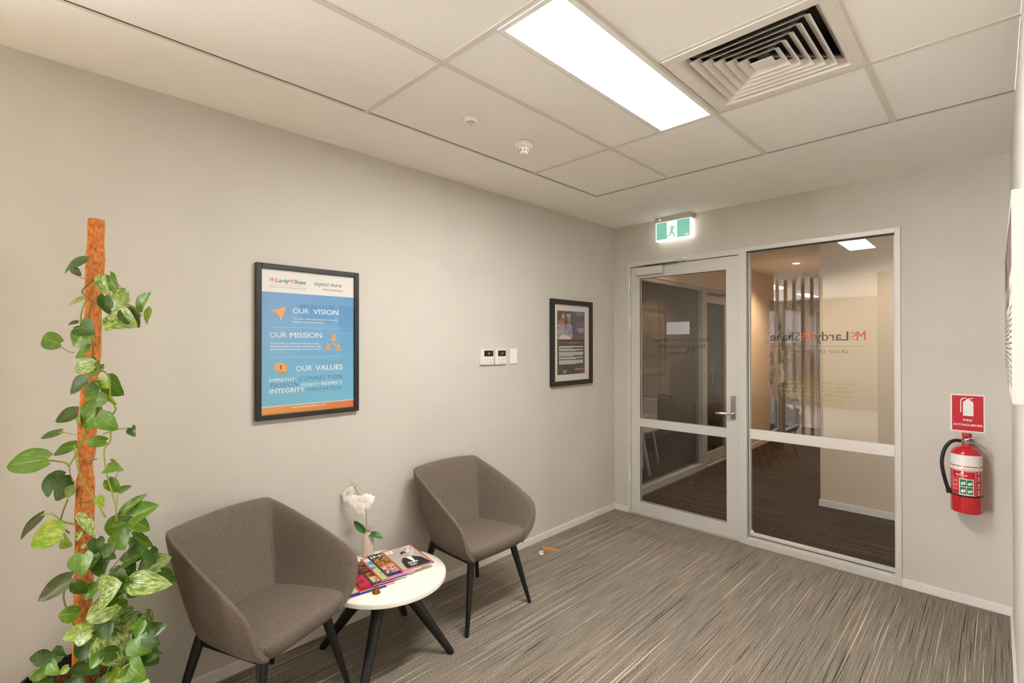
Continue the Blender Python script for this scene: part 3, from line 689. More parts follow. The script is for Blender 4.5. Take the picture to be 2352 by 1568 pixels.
# ================================================================== CHAIRS
def lerp(a, b, t): return a+(b-a)*t
def fit(p): return V((p.x*.968, p.y*.972, .374+(p.z-.36)*.965))
def make_chair():
    root = empty('tub_chair')
    rim = [(.262, .270, .430), (.271, .288, .475), (.271, .302, .53), (.262, .313, .578), (.238, .319, .606), (.195, .321, .629), (.12, .318, .664), (.02, .312, .708), (-.09, .302, .752), (-.19, .290, .790), (-.248, .279, .811), (-.280, .266, .822), (-.292, .240, .827), (-.297, .17, .833), (-.300, .085, .838), (-.301, 0, .840)]
    bas = [(.245, .185, .365), (.242, .198, .362), (.232, .208, .36), (.215, .215, .36), (.19, .22, .36), (.15, .222, .36), (.09, .224, .36), (.03, .222, .36), (-.03, .219, .36), (-.085, .213, .36), (-.130, .206, .36), (-.152, .196, .36), (-.162, .18, .36), (-.166, .13, .36), (-.17, .07, .36), (-.172, 0, .36)]
    n = len(rim); R_ = [V(p) for p in rim]+[V((p[0], -p[1], p[2])) for p in rim[-2::-1]]; B_ = [V(p) for p in bas]+[V((p[0], -p[1], p[2])) for p in bas[-2::-1]]
    m = MB(); secs = []
    th = .030
    for i, (Rm, Bs) in enumerate(zip(R_, B_)):
        # inward direction
        sg = math.copysign(1, Rm.y)
        if abs(Rm.y) > .262 and Rm.x > -.26: inn = V((0, -sg, 0))
        elif abs(Rm.y) > .262: inn = V((1, -sg, 0))
        else: inn = V((1, 0, 0))
        if Rm.x > .22: inn = V((-.35, -.93*sg, 0))
        corner = 1.3 if (abs(Rm.y) > .262 and Rm.x <= -.26) else 1
        inn.normalize(); pts = []
        hgt = Rm.z-Bs.z; ft = min(1, hgt/.25)
        for s_ in (0, .12, .3, .5, .72, .92):
            wl = s_**.78; p = V((lerp(Bs.x, Rm.x, wl), lerp(Bs.y, Rm.y, wl), lerp(Bs.z, Rm.z, s_))); pts.append(p)
        e = .006*ft
        pts.append(Rm+inn*e); pts.append(Rm+inn*(th*.5)+V((0, 0, .004))); pts.append(Rm+inn*(th*corner-e))
        for s_ in (.92, .72, .5, .28):
            wl = s_**.78; p = V((lerp(Bs.x, Rm.x, wl), lerp(Bs.y, Rm.y, wl), lerp(Bs.z, Rm.z, s_)))
            pts.append(p+inn*(th*corner+.006*(1-s_)))
        pts.append(Bs+inn*.05+V((0, 0, .03)))
        secs.append(pts)
    k = len(secs[0]); vs = [p for s in secs for p in s]; fs = []
    for i in range(len(secs)-1):
        for j in range(k):
            q = (j+1) % k; fs.append((i*k+j, (i+1)*k+j, (i+1)*k+q, i*k+q))
    fs.append(tuple(range(k))); fs.append(tuple((len(secs)-1)*k+j for j in range(k-1, -1, -1)))
    vs = [fit(p) for p in vs]
    m.add(vs, fs); m.build('shell', M_fabric, root, local=True, smooth=180, sub=2)
    # seat cushion
    ol = [(.262, .0), (.264, .1), (.262, .19), (.25, .24), (.21, .262), (.12, .262), (.02, .258), (-.07, .25), (-.14, .235), (-.175, .21), (-.19, .15), (-.195, .0)]
    full = ol+[(x, -y) for x, y in ol[-2:0:-1]]
    rows = [(.74, .362, 0), (.80, .366, 0), (.86, .385, 0), (.93, .41, 0), (.985, .432, 0), (.95, .446, 0), (.84, .452, 0), (.55, .456, 0), (.2, .456, 0)]
    m = MB(); vs = []; nn = len(full)
    for sc, z, _ in rows:
        for x, y in full:
            bx = x*max(sc, {.362: .9, .366: .94, .385: .985, .41: 1.0, .432: .995}.get(z, 0)) if x > 0 else x*sc; zz_ = z-(.014*(1-(x+.2)/.46) if z > .42 else 0); vs.append((bx, y*sc, zz_))
    fs = [(j*nn+i, j*nn+(i+1) % nn, (j+1)*nn+(i+1) % nn, (j+1)*nn+i) for j in range(len(rows)-1) for i in range(nn)]
    fs += [tuple(range(nn-1, -1, -1)), tuple((len(rows)-1)*nn+i for i in range(nn))]
    vs = [fit(V(p)) for p in vs]
    m.add(vs, fs); m.build('seat', M_fabric, root, local=True, smooth=180, sub=1)
    m = MB()
    for s in (-1, 1): m.box(-.18, s*.16-.016, .345, .18, s*.16+.016, .379)
    m.box(-.18, -.16, .345, -.15, .16, .377).box(.15, -.16, .345, .18, .16, .377); m.build('under_frame', M_black, root, local=True)
    for sx, sy in ((1, 1), (1, -1), (-1, 1), (-1, -1)):
        m = MB(); t0 = V((sx*.176, sy*.164, .375)); t1 = V((sx*.241, sy*.252, .0))
        m.tube([t0, t0.lerp(t1, .12), t1.lerp(t0, .02), t1], [.0215, .021, .0115, .0105], 14); m.build('leg', M_black, root, local=True, smooth=50)
    return root
ch = make_chair(); ch.location = (.34, -2.10, 0)
tag(ch, 'grey-brown wool tub chair with black legs on the door side of the table', 'chair', 'tub chairs beside the round table')
c2 = copy_tree(ch); c2.location = (.370, -3.312, 0); c2.rotation_euler = (0, 0, math.radians(22))
tag(c2, 'grey-brown wool tub chair with black legs between the plant and the table', 'chair', 'tub chairs beside the round table')

# ================================================================== TABLE
TC = V((.375, -2.722, 0)); TZ = .40
r = empty('coffee_table', TC, label='round white coffee table with splayed black legs between the two chairs', cat='table')
m = MB().lathe([(.290, TZ-.026), (.300, TZ-.0255), (.3065, TZ-.022), (.3070, TZ-.004), (.305, TZ-.001), (.301, TZ)], TC, 96); m.build('table_top', M_tabletop, r, smooth=40)
for k in range(4):
    a = math.radians(41+90*k); d_ = V((math.cos(a), math.sin(a), 0))
    m = MB(); m.tube([TC+d_*.05+V((0, 0, TZ-.03)), TC+d_*.09+V((0, 0, TZ-.065)), TC+d_*.335+V((0, 0, .012)), TC+d_*.341+V((0, 0, 0))], [.036, .035, .0185, .0165], 14, .66)
    m.build('leg', M_black, r, smooth=50)
m = MB().lathe([(.10, TZ-.04), (.10, TZ-.0262)], TC, 24); m.build('mounting_plate', M_black, r)

# magazines, fanned from right (top) to left (bottom)
mp_ = [on(2, TZ+.022, *p) for p in ((865.4, 1272), (934.9, 1253.5), (1006.4, 1290.4), (933.8, 1312))]
ex_ = (mp_[1]-mp_[0]+mp_[2]-mp_[3])/2; ey_ = (mp_[0]-mp_[3]+mp_[1]-mp_[2])/2
cen = sum(mp_, V((0, 0, 0)))/4; ux = ex_.normalized(); uy = V((-ux.y, ux.x, 0)); MW, MH = .205, .272
if ex_.length < ey_.length and False: pass
MW, MH = ex_.length, ey_.length
def magazine(cn, z, rot, border, bg, deco, label):
    r = empty('magazine', (cn.x, cn.y, z), label=label, cat='magazine', group='magazines fanned out on the round table')
    a = math.radians(rot); X = ux*math.cos(a)+uy*math.sin(a); Y = -ux*math.sin(a)+uy*math.cos(a)
    P = lambda u, v, e=0: V((cn.x, cn.y, z+e))+X*((u-.5)*MW)+Y*((v-.5)*MH)
    th = .0036
    MB().prism([P(0, 0), P(1, 0), P(1, 1), P(0, 1)], (0, 0, th)).build('pages', mat('page_white', srgb(232, 230, 226), .6), r)
    T = th+.0004
    MB().poly([P(0, 0, T), P(1, 0, T), P(1, 1, T), P(0, 1, T)]).build('cover', border, r)
    MB().poly([P(.045, .03, T+.0002), P(.955, .03, T+.0002), P(.955, .97, T+.0002), P(.045, .97, T+.0002)]).build('cover_picture', bg, r)
    deco(r, P, T+.0004, X, Y)
M_mr = mat('cover_red', srgb(214, 66, 52), .35); M_mk = mat('cover_black', srgb(30, 26, 28), .35)
def dA(r, P, T, X, Y):
    MB().poly([P(.60, .55, T), P(.95, .55, T), P(.95, .96, T), P(.60, .96, T)]).build('cover_background', noisy('cover_city', [(.35, srgb(150, 160, 160)), (.65, srgb(222, 222, 214))], nscale=70, detail=1), r)
    MB().poly([P(*p, T+.0002) for p in ((.18, .12), (.24, .38), (.36, .50), (.50, .47), (.64, .5), (.86, .36), (.94, .1), (.94, .05), (.2, .05))]).build('cover_suit', mat('suit_navy', srgb(44, 40, 50), .6), r)
    MB().poly([P(*p, T+.0004) for p in ((.46, .49), (.62, .50), (.60, .30), (.55, .22))]).build('cover_shirt', M_pw, r)
    MB().poly([P(.53+.085*math.cos(t), .61+.115*math.sin(t), T+.0005) for t in [2*PI*k/20 for k in range(20)]]).build('cover_face', mat('cover_skin', srgb(206, 158, 132), .6), r)
    MB().poly([P(*p, T+.0007) for p in ((.44, .62), (.43, .70), (.48, .755), (.57, .76), (.625, .70), (.62, .66), (.58, .69), (.49, .68))]).build('cover_hair', mat('cover_hair', srgb(48, 34, 28), .6), r)
    MB().poly([P(*p, T+.0002) for p in ((.09, .80), (.30, .80), (.30, .93), (.09, .93))]).build('cover_badge', M_pw, r)
    q = MB(); text(q, 'POWER', P(.36, .21, T+.0008), P(.66, .21, T+.0008), .018, up=Y, bold=0.0190); text(q, 'PLAY', P(.36, .12, T+.0008), P(.56, .12, T+.0008), .018, up=Y, bold=0.0190); q.build('cover_title', M_pw, r)
    q = MB(); text(q, 'W', P(.13, .84, T+.0004), P(.24, .84, T+.0004), .016, up=Y, bold=0.0190); q.build('cover_mark', M_mr, r)
def dB(r, P, T, X, Y):
    MB().poly([P(*p, T) for p in ((.05, .45), (.95, .45), (.95, .80), (.05, .80))]).build('cover_gold', noisy('cover_gold', [(.4, srgb(60, 34, 18)), (.6, srgb(214, 150, 60))], nscale=120), r)
    MB().poly([P(*p, T) for p in ((.05, .12), (.95, .12), (.95, .45), (.05, .45))]).build('cover_crowd', noisy('cover_crowd', [(.35, srgb(70, 56, 90)), (.5, srgb(200, 140, 110)), (.65, srgb(225, 200, 190))], nscale=80, detail=2), r)
    MB().poly([P(*p, T+.0002) for p in ((0, 0), (1, 0), (1, .07), (0, .07))]).build('cover_blue_strip', mat('cover_blue_strip', srgb(48, 44, 140), .5), r)
    q = MB(); text(q, 'INS', P(.06, .84, T+.0004), P(.52, .84, T+.0004), .028, up=Y, bold=0.0190); q.build('cover_title', M_pw, r)
def dC(r, P, T, X, Y):
    q = MB(); text(q, 'BIG', P(.3, .10, T+.0004), P(.62, .10, T+.0004), .02, up=Y, bold=0.0190); q.build('cover_title', M_pw, r)
    MB().poly([P(*p, T+.0002) for p in ((.05, .80), (.5, .80), (.5, .96), (.05, .96))]).build('cover_white_patch', mat('cover_pale', srgb(230, 220, 225), .5), r)
def dD(r, P, T, X, Y):
    MB().poly([P(*p, T) for p in ((0, 0), (1, 0), (1, .07), (0, .07))]).build('cover_blue_strip', MATS['cover_blue_strip'], r)
    MB().poly([P(*p, T) for p in ((.05, .1), (.95, .1), (.95, .3), (.05, .3))]).build('cover_pale_patch', mat('cover_sand', srgb(206, 190, 150), .5), r)
def dE(r, P, T, X, Y):
    q = MB(); text(q, 'SAFE', P(.45, .42, T+.0004), P(.75, .42, T+.0004), .014, up=Y, bold=0.0152); text(q, 'BET', P(.45, .34, T+.0004), P(.68, .34, T+.0004), .014, up=Y, bold=0.0152); q.build('cover_title', mat('cover_mint', srgb(80, 190, 150), .5), r)
bgA = mat('cover_greige', srgb(186, 176, 164), .4)
bgC = noisy('cover_rainbow', [(.3, srgb(30, 90, 170)), (.45, srgb(60, 170, 220)), (.55, srgb(230, 210, 70)), (.68, srgb(60, 180, 150))], nscale=14, detail=2, rough=.4)
bgD = noisy('cover_umber', [(.4, srgb(34, 24, 20)), (.62, srgb(190, 110, 40))], nscale=28, detail=4, rough=.4)
bgE = noisy('cover_magenta', [(.4, srgb(20, 16, 22)), (.6, srgb(200, 40, 70))], nscale=18, detail=2, rough=.4)
# offsets measured from the lower left corners of the covers
bl0 = on(2, TZ, 933.8, 1312)
offs = [on(2, TZ, *p)-bl0 for p in ((933.8, 1312), (901, 1322), (886, 1328), (868.7, 1336), (838, 1349), (816.6, 1360))]
specs = [(M_mr, bgA, dA, 'red bordered magazine with a man in a dark suit, on top of the fan'),
         (M_mk, mat('cover_dark', srgb(30, 22, 20), .4), dB, 'black magazine with large INS title, second from the top of the fan'),
         (mat('cover_pink', srgb(226, 50, 84), .4), bgC, dC, 'pink edged magazine with rainbow blue cover, third from the top'),
         (M_mk, bgD, dD, 'dark brown and orange magazine with blue bottom strip, fourth from the top'),
         (mat('cover_scarlet', srgb(220, 40, 44), .4), bgE, dE, 'scarlet edged black magazine, fifth from the top of the fan'),
         (M_mk, mat('cover_dark2', srgb(44, 36, 60), .4), dD, 'dark magazine with blue strip at the bottom of the fan')]
for k, ((bd, bg, de, lb), of) in enumerate(zip(specs, offs)):
    magazine(cen+of, TZ+.0005+.0046*(5-k), 0, bd, bg, de, lb)

# bell
bp = on(2, TZ, 864.5, 1361); M_brass = mat('aged_brass', srgb(160, 112, 50), .3, .9)
r = empty('hand_bell', (bp.x, bp.y, TZ), label='small brass hand bell with a slim handle near the edge of the white table', cat='bell')
MB().lathe([(.0195, .0), (.0185, .003), (.0145, .009), (.012, .017), (.0095, .024), (.004, .029), (.003, .031)], (bp.x, bp.y, TZ+.0005), 28).build('bell_body', M_brass, r, smooth=50)
MB().lathe([(.003, .031), (.0045, .036), (.003, .042), (.004, .05), (.0026, .054)], (bp.x, bp.y, TZ), 16).build('handle', M_brass, r, smooth=50)
q = MB(); q.tube([V((bp.x, bp.y, TZ+.052)), V((bp.x-.003, bp.y-.004, TZ+.066)), V((bp.x-.002, bp.y-.001, TZ+.082)), V((bp.x+.002, bp.y+.003, TZ+.074)), V((bp.x, bp.y, TZ+.054))], .0022, 8); q.build('leather_loop', mat('tan_leather', srgb(176, 134, 74), .7), r, smooth=60)

# vase and orchid
vp = on(2, TZ, 845, 1276); 
r = empty('ceramic_vase', (vp.x, vp.y, TZ), label='small cream glazed ceramic vase at the wall side of the table', cat='vase')
MB().lathe([(.024, 0), (.030, .003), (.0325, .02), (.033, .06), (.031, .095), (.024, .115), (.018, .126), (.017, .133), (.0185, .138), (.0165, .138), (.015, .12)], (vp.x, vp.y, TZ+.0005), 40).build('vase_body', mat('cream_glaze', srgb(222, 210, 194), .18, coat=.3), r, smooth=60)
r = empty('orchid', (vp.x, vp.y, TZ+.06), label='white artificial orchid spray with two green leaves in the vase', cat='flower')
td = (V((vp.x, vp.y, TZ))-CAM).dot(FW)
VT = V((vp.x, vp.y, TZ+.12))
sp = [V((vp.x, vp.y, TZ+.03)), VT]+[at(px, py, td+dz) for px, py, dz in [(842, 1205, 0), (841, 1180, -.005), (836, 1160, -.01), (826, 1140, -.015), (814, 1118, -.015), (809, 1104, -.015)]]
MB().tube(smoothpath(sp), .0016, 8).build('stem', mat('stem_grey_green', srgb(120, 116, 84), .6), r, smooth=60)
q = MB()
for a, b_ in (((845, 1222), (856, 1206)), ((845, 1222), (862, 1211)), ((844, 1222), (851, 1205)), ((842, 1212), (828, 1204))):
    q.tube([at(*a, td), at((a[0]+b_[0])/2, (a[1]+b_[1])/2-3, td), at(*b_, td-.01)], .0009, 5)
q.build('twig', mat('twig_brown', srgb(120, 90, 60), .8), r)
def leaf_mb(base, tip, width, nrm, fold=.12, droop=.1, heart=True, nl=9, nw=6):
    m = MB(); m.uv = []; ax = tip-base; Lh = ax.length; ax = ax/Lh; nrm = (nrm-ax*nrm.dot(ax)).normalized(); sd = ax.cross(nrm)
    for i in range(nl+1):
        s = i/nl
        if heart: hw = width*.5*max(0, math.sin(PI*s**.60))**.72
        else: hw = width*.5*max(0, math.sin(PI*s**.9))**.6
        for j in range(nw+1):
            u = j/nw*2-1
            back = -.16*(1-s)**3*abs(u)**.8*(1 if heart else 0)*(1 if i else 1)
            hw_ = hw if i else (width*.5*.42 if heart else width*.05)
            p = base+ax*((s+back)*Lh)+sd*(u*hw_)+nrm*(abs(u)**1.3*fold*hw_*2-droop*Lh*(s-.4)**2*1.6+.012*Lh*math.sin(9*s+4*u))
            m.v.append(p); m.uv.append((u*.5+.5, s))
    for i in range(nl):
        for j in range(nw): a = i*(nw+1)+j; m.f.append((a, a+1, a+nw+2, a+nw+1))
    return m
M_ol = mat('orchid_leaf', srgb(54, 112, 38), .4)
leaf_mb(at(841, 1224, td-.005), at(812, 1197, td-.01), .038, -FW+UP*.3, droop=.25, heart=False).build('leaf', M_ol, r, smooth=180)
leaf_mb(at(842, 1224, td-.008), at(880, 1231, td-.02), .04, UP-FW*.5, droop=.35, heart=False).build('leaf', M_ol, r, smooth=180)
M_pet = mat('orchid_petal', srgb(246, 243, 234), .6)
for px, py, sc, rot, dz in [(812, 1112, .55, .2, -.02), (807, 1126, .5, 1.2, -.02), (797, 1138, .85, .4, -.015), (816, 1152, .9, .9, -.03), (838, 1152, 1.0, .1, -.035), (824, 1170, .95, .6, -.04), (850, 1146, .6, .3, -.02)]:
    c_ = at(px, py, td+dz); Nn = (-FW+RT*random.uniform(-.4, .4)+UP*random.uniform(-.2, .3)).normalized(); Rr = RT; Uu = Nn.cross(Rr).normalized(); Rr = Uu.cross(Nn)
    fl = MB(); fl.uv = []
    for k in range(5):
        a = rot+2*PI*k/5; d_ = Rr*math.cos(a)+Uu*math.sin(a); big = 1.25 if k in (1, 4) else 1
        lm = leaf_mb(c_, c_+d_*.046*sc, .042*sc*big, Nn, fold=-.08, droop=.25, heart=False, nl=6, nw=4); fl.add(lm.v, lm.f)
    fl.uv = None; o = fl.build('flower', M_pet, r, smooth=180)
    MB().lathe([(.001, -.003), (.004*sc, 0), (.003*sc, .004), (.001, .006)], c_+Nn*.003, 8).build('flower_centre', mat('orchid_lip', srgb(236, 222, 160), .6), o, smooth=60)

# ================================================================== DOOR WEDGE on the floor
p0 = on(2, 0, 1246, 1266); p1 = on(2, 0, 1284, 1266)
r = empty('door_wedge', p0, label='small tan door wedge with a white tag lying on the carpet by the wall', cat='door wedge')
d_ = (p1-p0).normalized(); n_ = V((-d_.y, d_.x, 0)); LL = (p1-p0).length
q = MB().prism([p0-n_*.022, p1, p0-n_*.018+V((0, 0, .034))], n_*.042); q.build('wedge', mat('tan_rubber', srgb(190, 134, 78), .7), r, bevel=.002)
q = MB(); tp = on(2, .004, 1248, 1272); q.tube([tp+V((0, 0, .002)), tp+V((-.02, -.02, .003)), tp+V((-.035, -.012, .006)), tp+V((-.02, .0, .014)), tp+V((-.0, .005, .018))], .0075, 8, .3); q.build('white_tag', M_white, r, smooth=60)

# ================================================================== PLANT
PX0, PY0 = .235, -3.905
r = plant = empty('potted_pothos', (PX0, PY0, 0), label='tall climbing variegated pothos on a coir pole in a dark pot against the wall', cat='plant')
M_pot = mat('dark_pot', srgb(38, 34, 33), .5)
MB().lathe([(.125, .0), (.14, .004), (.170, .355), (.178, .363), (.178, .385), (.168, .387), (.165, .35), (.16, .33)], (PX0, PY0, 0), 48, cap=False).build('pot', M_pot, r, smooth=40)
MB().lathe([(.158, .32), (.158, .342), (.11, .352), (.03, .357)], (PX0, PY0, 0), 32).build('soil', noisy('potting_mix', [(.35, srgb(50, 34, 24)), (.6, srgb(130, 78, 50))], nscale=60, bump=1), r, smooth=60)
top = V((.25, -3.868, 2.05)); bot = V((PX0, PY0-.002, .34)); q = MB(); pts = []; rad = []
for k in range(60):
    t = k/59; p = bot.lerp(top, t); p += V((math.sin(t*9)*.003, math.cos(t*7)*.003, 0)); pts.append(p)
    rad.append(.0265+.0018*math.sin(t*37)+.001*math.sin(t*91)-(.004 if abs(t-.47) < .02 else 0))
rad[-1] = .024
q.tube(pts, rad, 28); q.build('coir_pole', M_coir, r, smooth=60)
q = MB()
for z in (.78, .90, 1.02, 1.16, 1.29, 1.33, 1.62):
    c_ = bot.lerp(top, (z-.34)/1.71); tilt = random.uniform(-.25, .25)
    q.tube([c_+V((.0285*math.cos(a), .0285*math.sin(a), tilt*.0285*math.cos(a))) for a in [2*PI*k/20 for k in range(21)]], .0011, 5)
q.build('green_tie', mat('tie_green', srgb(40, 120, 70), .5), r)
# leaf materials with streaked variegation
def leafmat(name, base, alt, lo, hi, sc=1):
    m = mat(name, base, .38, spec=.5); uvn = N(m, 'ShaderNodeUVMap'); mp = N(m, 'ShaderNodeMapping'); mp.inputs['Scale'].default_value = (5*sc, 1.6*sc, 1)
    nz = N(m, 'ShaderNodeTexNoise'); nz.inputs['Scale'].default_value = 2.2; nz.inputs['Detail'].default_value = 5; nz.inputs['Roughness'].default_value = .65
    oi = N(m, 'ShaderNodeObjectInfo'); ad = N(m, 'ShaderNodeVectorMath', operation='ADD'); cmb = N(m, 'ShaderNodeCombineXYZ'); mu = N(m, 'ShaderNodeMath', operation='MULTIPLY'); mu.inputs[1].default_value = 40
    LK(m, oi.outputs['Random'], mu.inputs[0]); LK(m, mu.outputs[0], cmb.inputs[0]); LK(m, uvn.outputs[0], mp.inputs[0]); LK(m, mp.outputs[0], ad.inputs[0]); LK(m, cmb.outputs[0], ad.inputs[1]); LK(m, ad.outputs[0], nz.inputs['Vector'])
    rr = ramp(m, [(lo, base), (hi, alt)]); LK(m, nz.outputs[0], rr.inputs[0])
    # darker mid vein
    sx = N(m, 'ShaderNodeSeparateXYZ'); LK(m, uvn.outputs[0], sx.inputs[0]); sb = N(m, 'ShaderNodeMath', operation='SUBTRACT'); sb.inputs[1].default_value = .5; LK(m, sx.outputs[0], sb.inputs[0])
    ab = N(m, 'ShaderNodeMath', operation='ABSOLUTE'); LK(m, sb.outputs[0], ab.inputs[0]); lt = N(m, 'ShaderNodeMath', operation='LESS_THAN'); lt.inputs[1].default_value = .012; LK(m, ab.outputs[0], lt.inputs[0])
    mx = N(m, 'ShaderNodeMix', data_type='RGBA'); mx.inputs[7].default_value = alt; LK(m, lt.outputs[0], mx.inputs[0]); LK(m, rr.outputs[0], mx.inputs[6]); LK(m, mx.outputs[2], bsdf(m).inputs['Base Color'])
    tb = N(m, 'ShaderNodeBsdfTranslucent'); LK(m, mx.outputs[2], tb.inputs[0]); ms = N(m, 'ShaderNodeMixShader'); ms.inputs[0].default_value = .22
    LK(m, bsdf(m).outputs[0], ms.inputs[1]); LK(m, tb.outputs[0], ms.inputs[2]); LK(m, ms.outputs[0], m.node_tree.nodes['Material Output'].inputs[0])
    return m
LM = [leafmat('leaf_dark', srgb(58, 94, 20), srgb(98, 136, 34), .5, .75), leafmat('leaf_mid', srgb(88, 134, 22), srgb(160, 186, 58), .52, .72),
      leafmat('leaf_light', srgb(88, 130, 34), srgb(200, 208, 128), .45, .60, 1.3), leafmat('leaf_yellow', srgb(120, 164, 36), srgb(204, 210, 80), .45, .7), leafmat('leaf_olive', srgb(72, 84, 36), srgb(104, 112, 52), .45, .7)]
c1 = lambda x, y: (x/2.8, 450+y/2.8)
c2_ = lambda x, y: (x/2.76, 1000+y/2.76)
LV = [(c1, b, t, w_, k) for b, t, w_, k in [
 ((548, 412), (398, 485), .45, 0), ((470, 470), (520, 512), .5, 4), ((655, 515), (695, 648), .62, 2), ((705, 512), (755, 625), .75, 1), ((805, 612), (712, 670), .7, 2), ((825, 655), (735, 715), .6, 2),
 ((675, 645), (700, 765), .6, 0), ((905, 745), (955, 618), .62, 1), ((966, 728), (935, 828), .4, 3), ((835, 720), (905, 775), .4, 1), ((800, 738), (893, 842), .55, 0), ((715, 765), (870, 835), .6, 2),
 ((750, 822), (662, 862), .42, 3), ((535, 655), (434, 702), .38, 2), ((500, 808), (430, 825), .45, 4), ((515, 830), (602, 888), .75, 0), ((545, 875), (470, 975), .85, 1), ((575, 905), (545, 990), .6, 2),
 ((378, 945), (248, 905), .6, 1), ((570, 985), (478, 1035), .6, 1), ((590, 1085), (455, 1105), .5, 2), ((640, 1080), (545, 1160), .75, 2), ((555, 1190), (442, 1268), .6, 0), ((640, 1205), (535, 1262), .65, 0),
 ((670, 1215), (580, 1195), .4, 1), ((685, 1180), (778, 1285), .85, 1), ((675, 1300), (560, 1325), .5, 1), ((700, 1285), (748, 1350), .35, 3), ((498, 1392), (333, 1442), .45, 0), ((650, 1372), (508, 1480), .72, 1),
 ((640, 1418), (748, 1498), .62, 1), ((512, 1425), (495, 1485), .45, 2), ((382, 1515), (240, 1562), .2, 0), ((842, 1488), (862, 1542), .6, 0), ((600, 1240), (612, 1300), .8, 1), ((585, 1040), (600, 1100), .7, 2), ((640, 1180), (700, 1235), .5, 3)]]
LV += [(c2_, b, t, w_, k) for b, t, w_, k in [
 ((665, 35), (527, 38), .5, 1), ((478, 58), (322, 125), .28, 1), ((280, 152), (8, 190), .5, 1), ((455, 290), (345, 412), .8, 0), ((400, 262), (262, 310), .6, 0), ((330, 255), (300, 392), .6, 0), ((470, 330), (410, 400), .7, 2),
 ((745, 195), (640, 235), .55, 1), ((700, 172), (772, 222), .42, 1), ((690, 282), (758, 362), .62, 1), ((758, 350), (828, 318), .5, 1), ((625, 388), (655, 455), .6, 3), ((262, 505), (108, 662), .25, 4), ((375, 625), (175, 645), .62, 3),
 ((560, 525), (545, 628), 1.3, 2), ((780, 478), (932, 368), .3, 1), ((850, 440), (925, 430), .35, 0), ((835, 510), (998, 440), .62, 1), ((790, 465), (800, 545), .8, 0), ((865, 548), (945, 602), .7, 1), ((815, 548), (640, 600), .5, 1),
 ((760, 615), (785, 728), .9, 1), ((838, 640), (962, 702), .5, 1), ((830, 700), (895, 712), .6, 0), ((512, 612), (480, 672), .6, 2), ((385, 560), (350, 610), .7, 1), ((400, 655), (450, 700), .6, 3), ((540, 690), (508, 718), .5, 2),
 ((525, 752), (515, 888), 1.0, 1), ((600, 755), (560, 850), .8, 2), ((775, 805), (888, 755), .65, 1), ((795, 820), (835, 905), .9, 0), ((770, 845), (678, 905), .7, 2), ((900, 880), (1065, 770), .68, 2), ((845, 930), (1085, 945), .42, 2),
 ((1020, 862), (1112, 925), .6, 0), ((645, 1000), (765, 935), .8, 2), ((448, 905), (232, 1052), .42, 4), ((478, 935), (545, 1005), .7, 0), ((615, 960), (520, 1040), .75, 1), ((745, 1025), (598, 1055), .55, 0), ((735, 1070), (525, 1165), .72, 2),
 ((800, 1085), (670, 1165), .9, 1), ((835, 1130), (720, 1240), .75, 2), ((835, 1150), (892, 1108), .5, 0), ((938, 1240), (1052, 1200), .4, 0), ((565, 1225), (382, 1288), .48, 3), ((690, 1180), (590, 1270), .9, 0), ((855, 1215), (935, 1235), .65, 0),
 ((605, 1290), (445, 1422), .55, 0), ((685, 1255), (770, 1455), .9, 2), ((845, 1285), (942, 1372), .8, 1), ((895, 1400), (1022, 1380), .5, 0), ((375, 1395), (205, 1458), .48, 0), ((385, 1340), (425, 1410), .9, 0), ((292, 1495), (175, 1550), .5, 1),
 ((435, 1468), (375, 1512), .7, 3), ((815, 1445), (915, 1550), .85, 1), ((865, 1480), (738, 1555), .65, 1), ((550, 1470), (430, 1540), .6, 0), ((640, 1390), (560, 1480), .7, 1), ((900, 1180), (860, 1280), .7, 1), ((700, 700), (650, 780), .8, 0)]]
random.seed(21)
LOW = []
for k in range(46):   # low foliage crowding the rim of the pot
    x = random.uniform(70, 345); y = random.uniform(1405, 1575)
    if x < 150 and y < 1490: continue
    a = random.uniform(-.3, PI+.3); L_ = random.uniform(26, 52)
    LOW.append((x, y, x-math.cos(a)*L_, y+abs(math.sin(a))*L_*.8, random.uniform(.6, .85), random.choice((0, 0, 1, 1, 2, 3))))
for k in range(22):
    x = random.uniform(215, 345); y = random.uniform(1230, 1420); a = random.uniform(-.3, PI+.3); L_ = random.uniform(26, 44)
    LOW.append((x, y, x+math.cos(a)*L_, y+abs(math.sin(a))*L_*.9, random.uniform(.6, .85), random.choice((0, 0, 1, 1))))
random.seed(11)
T0 = 1.80
def tdepth(px, py):
    t = (py-500)/1068; x = lerp(.25, PX0, t); return None
def pole_t(py): # depth of the pole centre at this height
    z = CAM.z+FW.z*1.8-(py-CY)/F_PX*1.8; t = min(1, max(0, (z-.34)/1.71)); return (bot.lerp(top, t)-CAM).dot(FW)
for fn, b_, t_, w_, k in LV[:100]:
    bx, by = fn(*b_); tx, ty = fn(*t_); cxp = (bx+tx)/2
    pt_ = pole_t(by); d0 = random.uniform(-.13, .02) if abs(cxp-212) > 45 else random.uniform(-.12, -.055)
    if by > 1400: d0 = random.uniform(-.18, -.06)
    B3 = at(bx, by, pt_+d0); T3 = at(tx, ty, pt_+d0+random.uniform(-.035, .02))
    for P3 in (B3, T3):
        if P3.x < .03: P3 += V((.03-P3.x, 0, 0))
    nr = -FW+UP*random.uniform(.1, .7)+RT*random.uniform(-.35, .35)
    leaf_mb(B3, T3, w_*(T3-B3).length*1.28, nr, fold=random.uniform(.06, .2), droop=random.uniform(.05, .3)).build('leaf', LM[k], plant, smooth=180)
lowm = {}
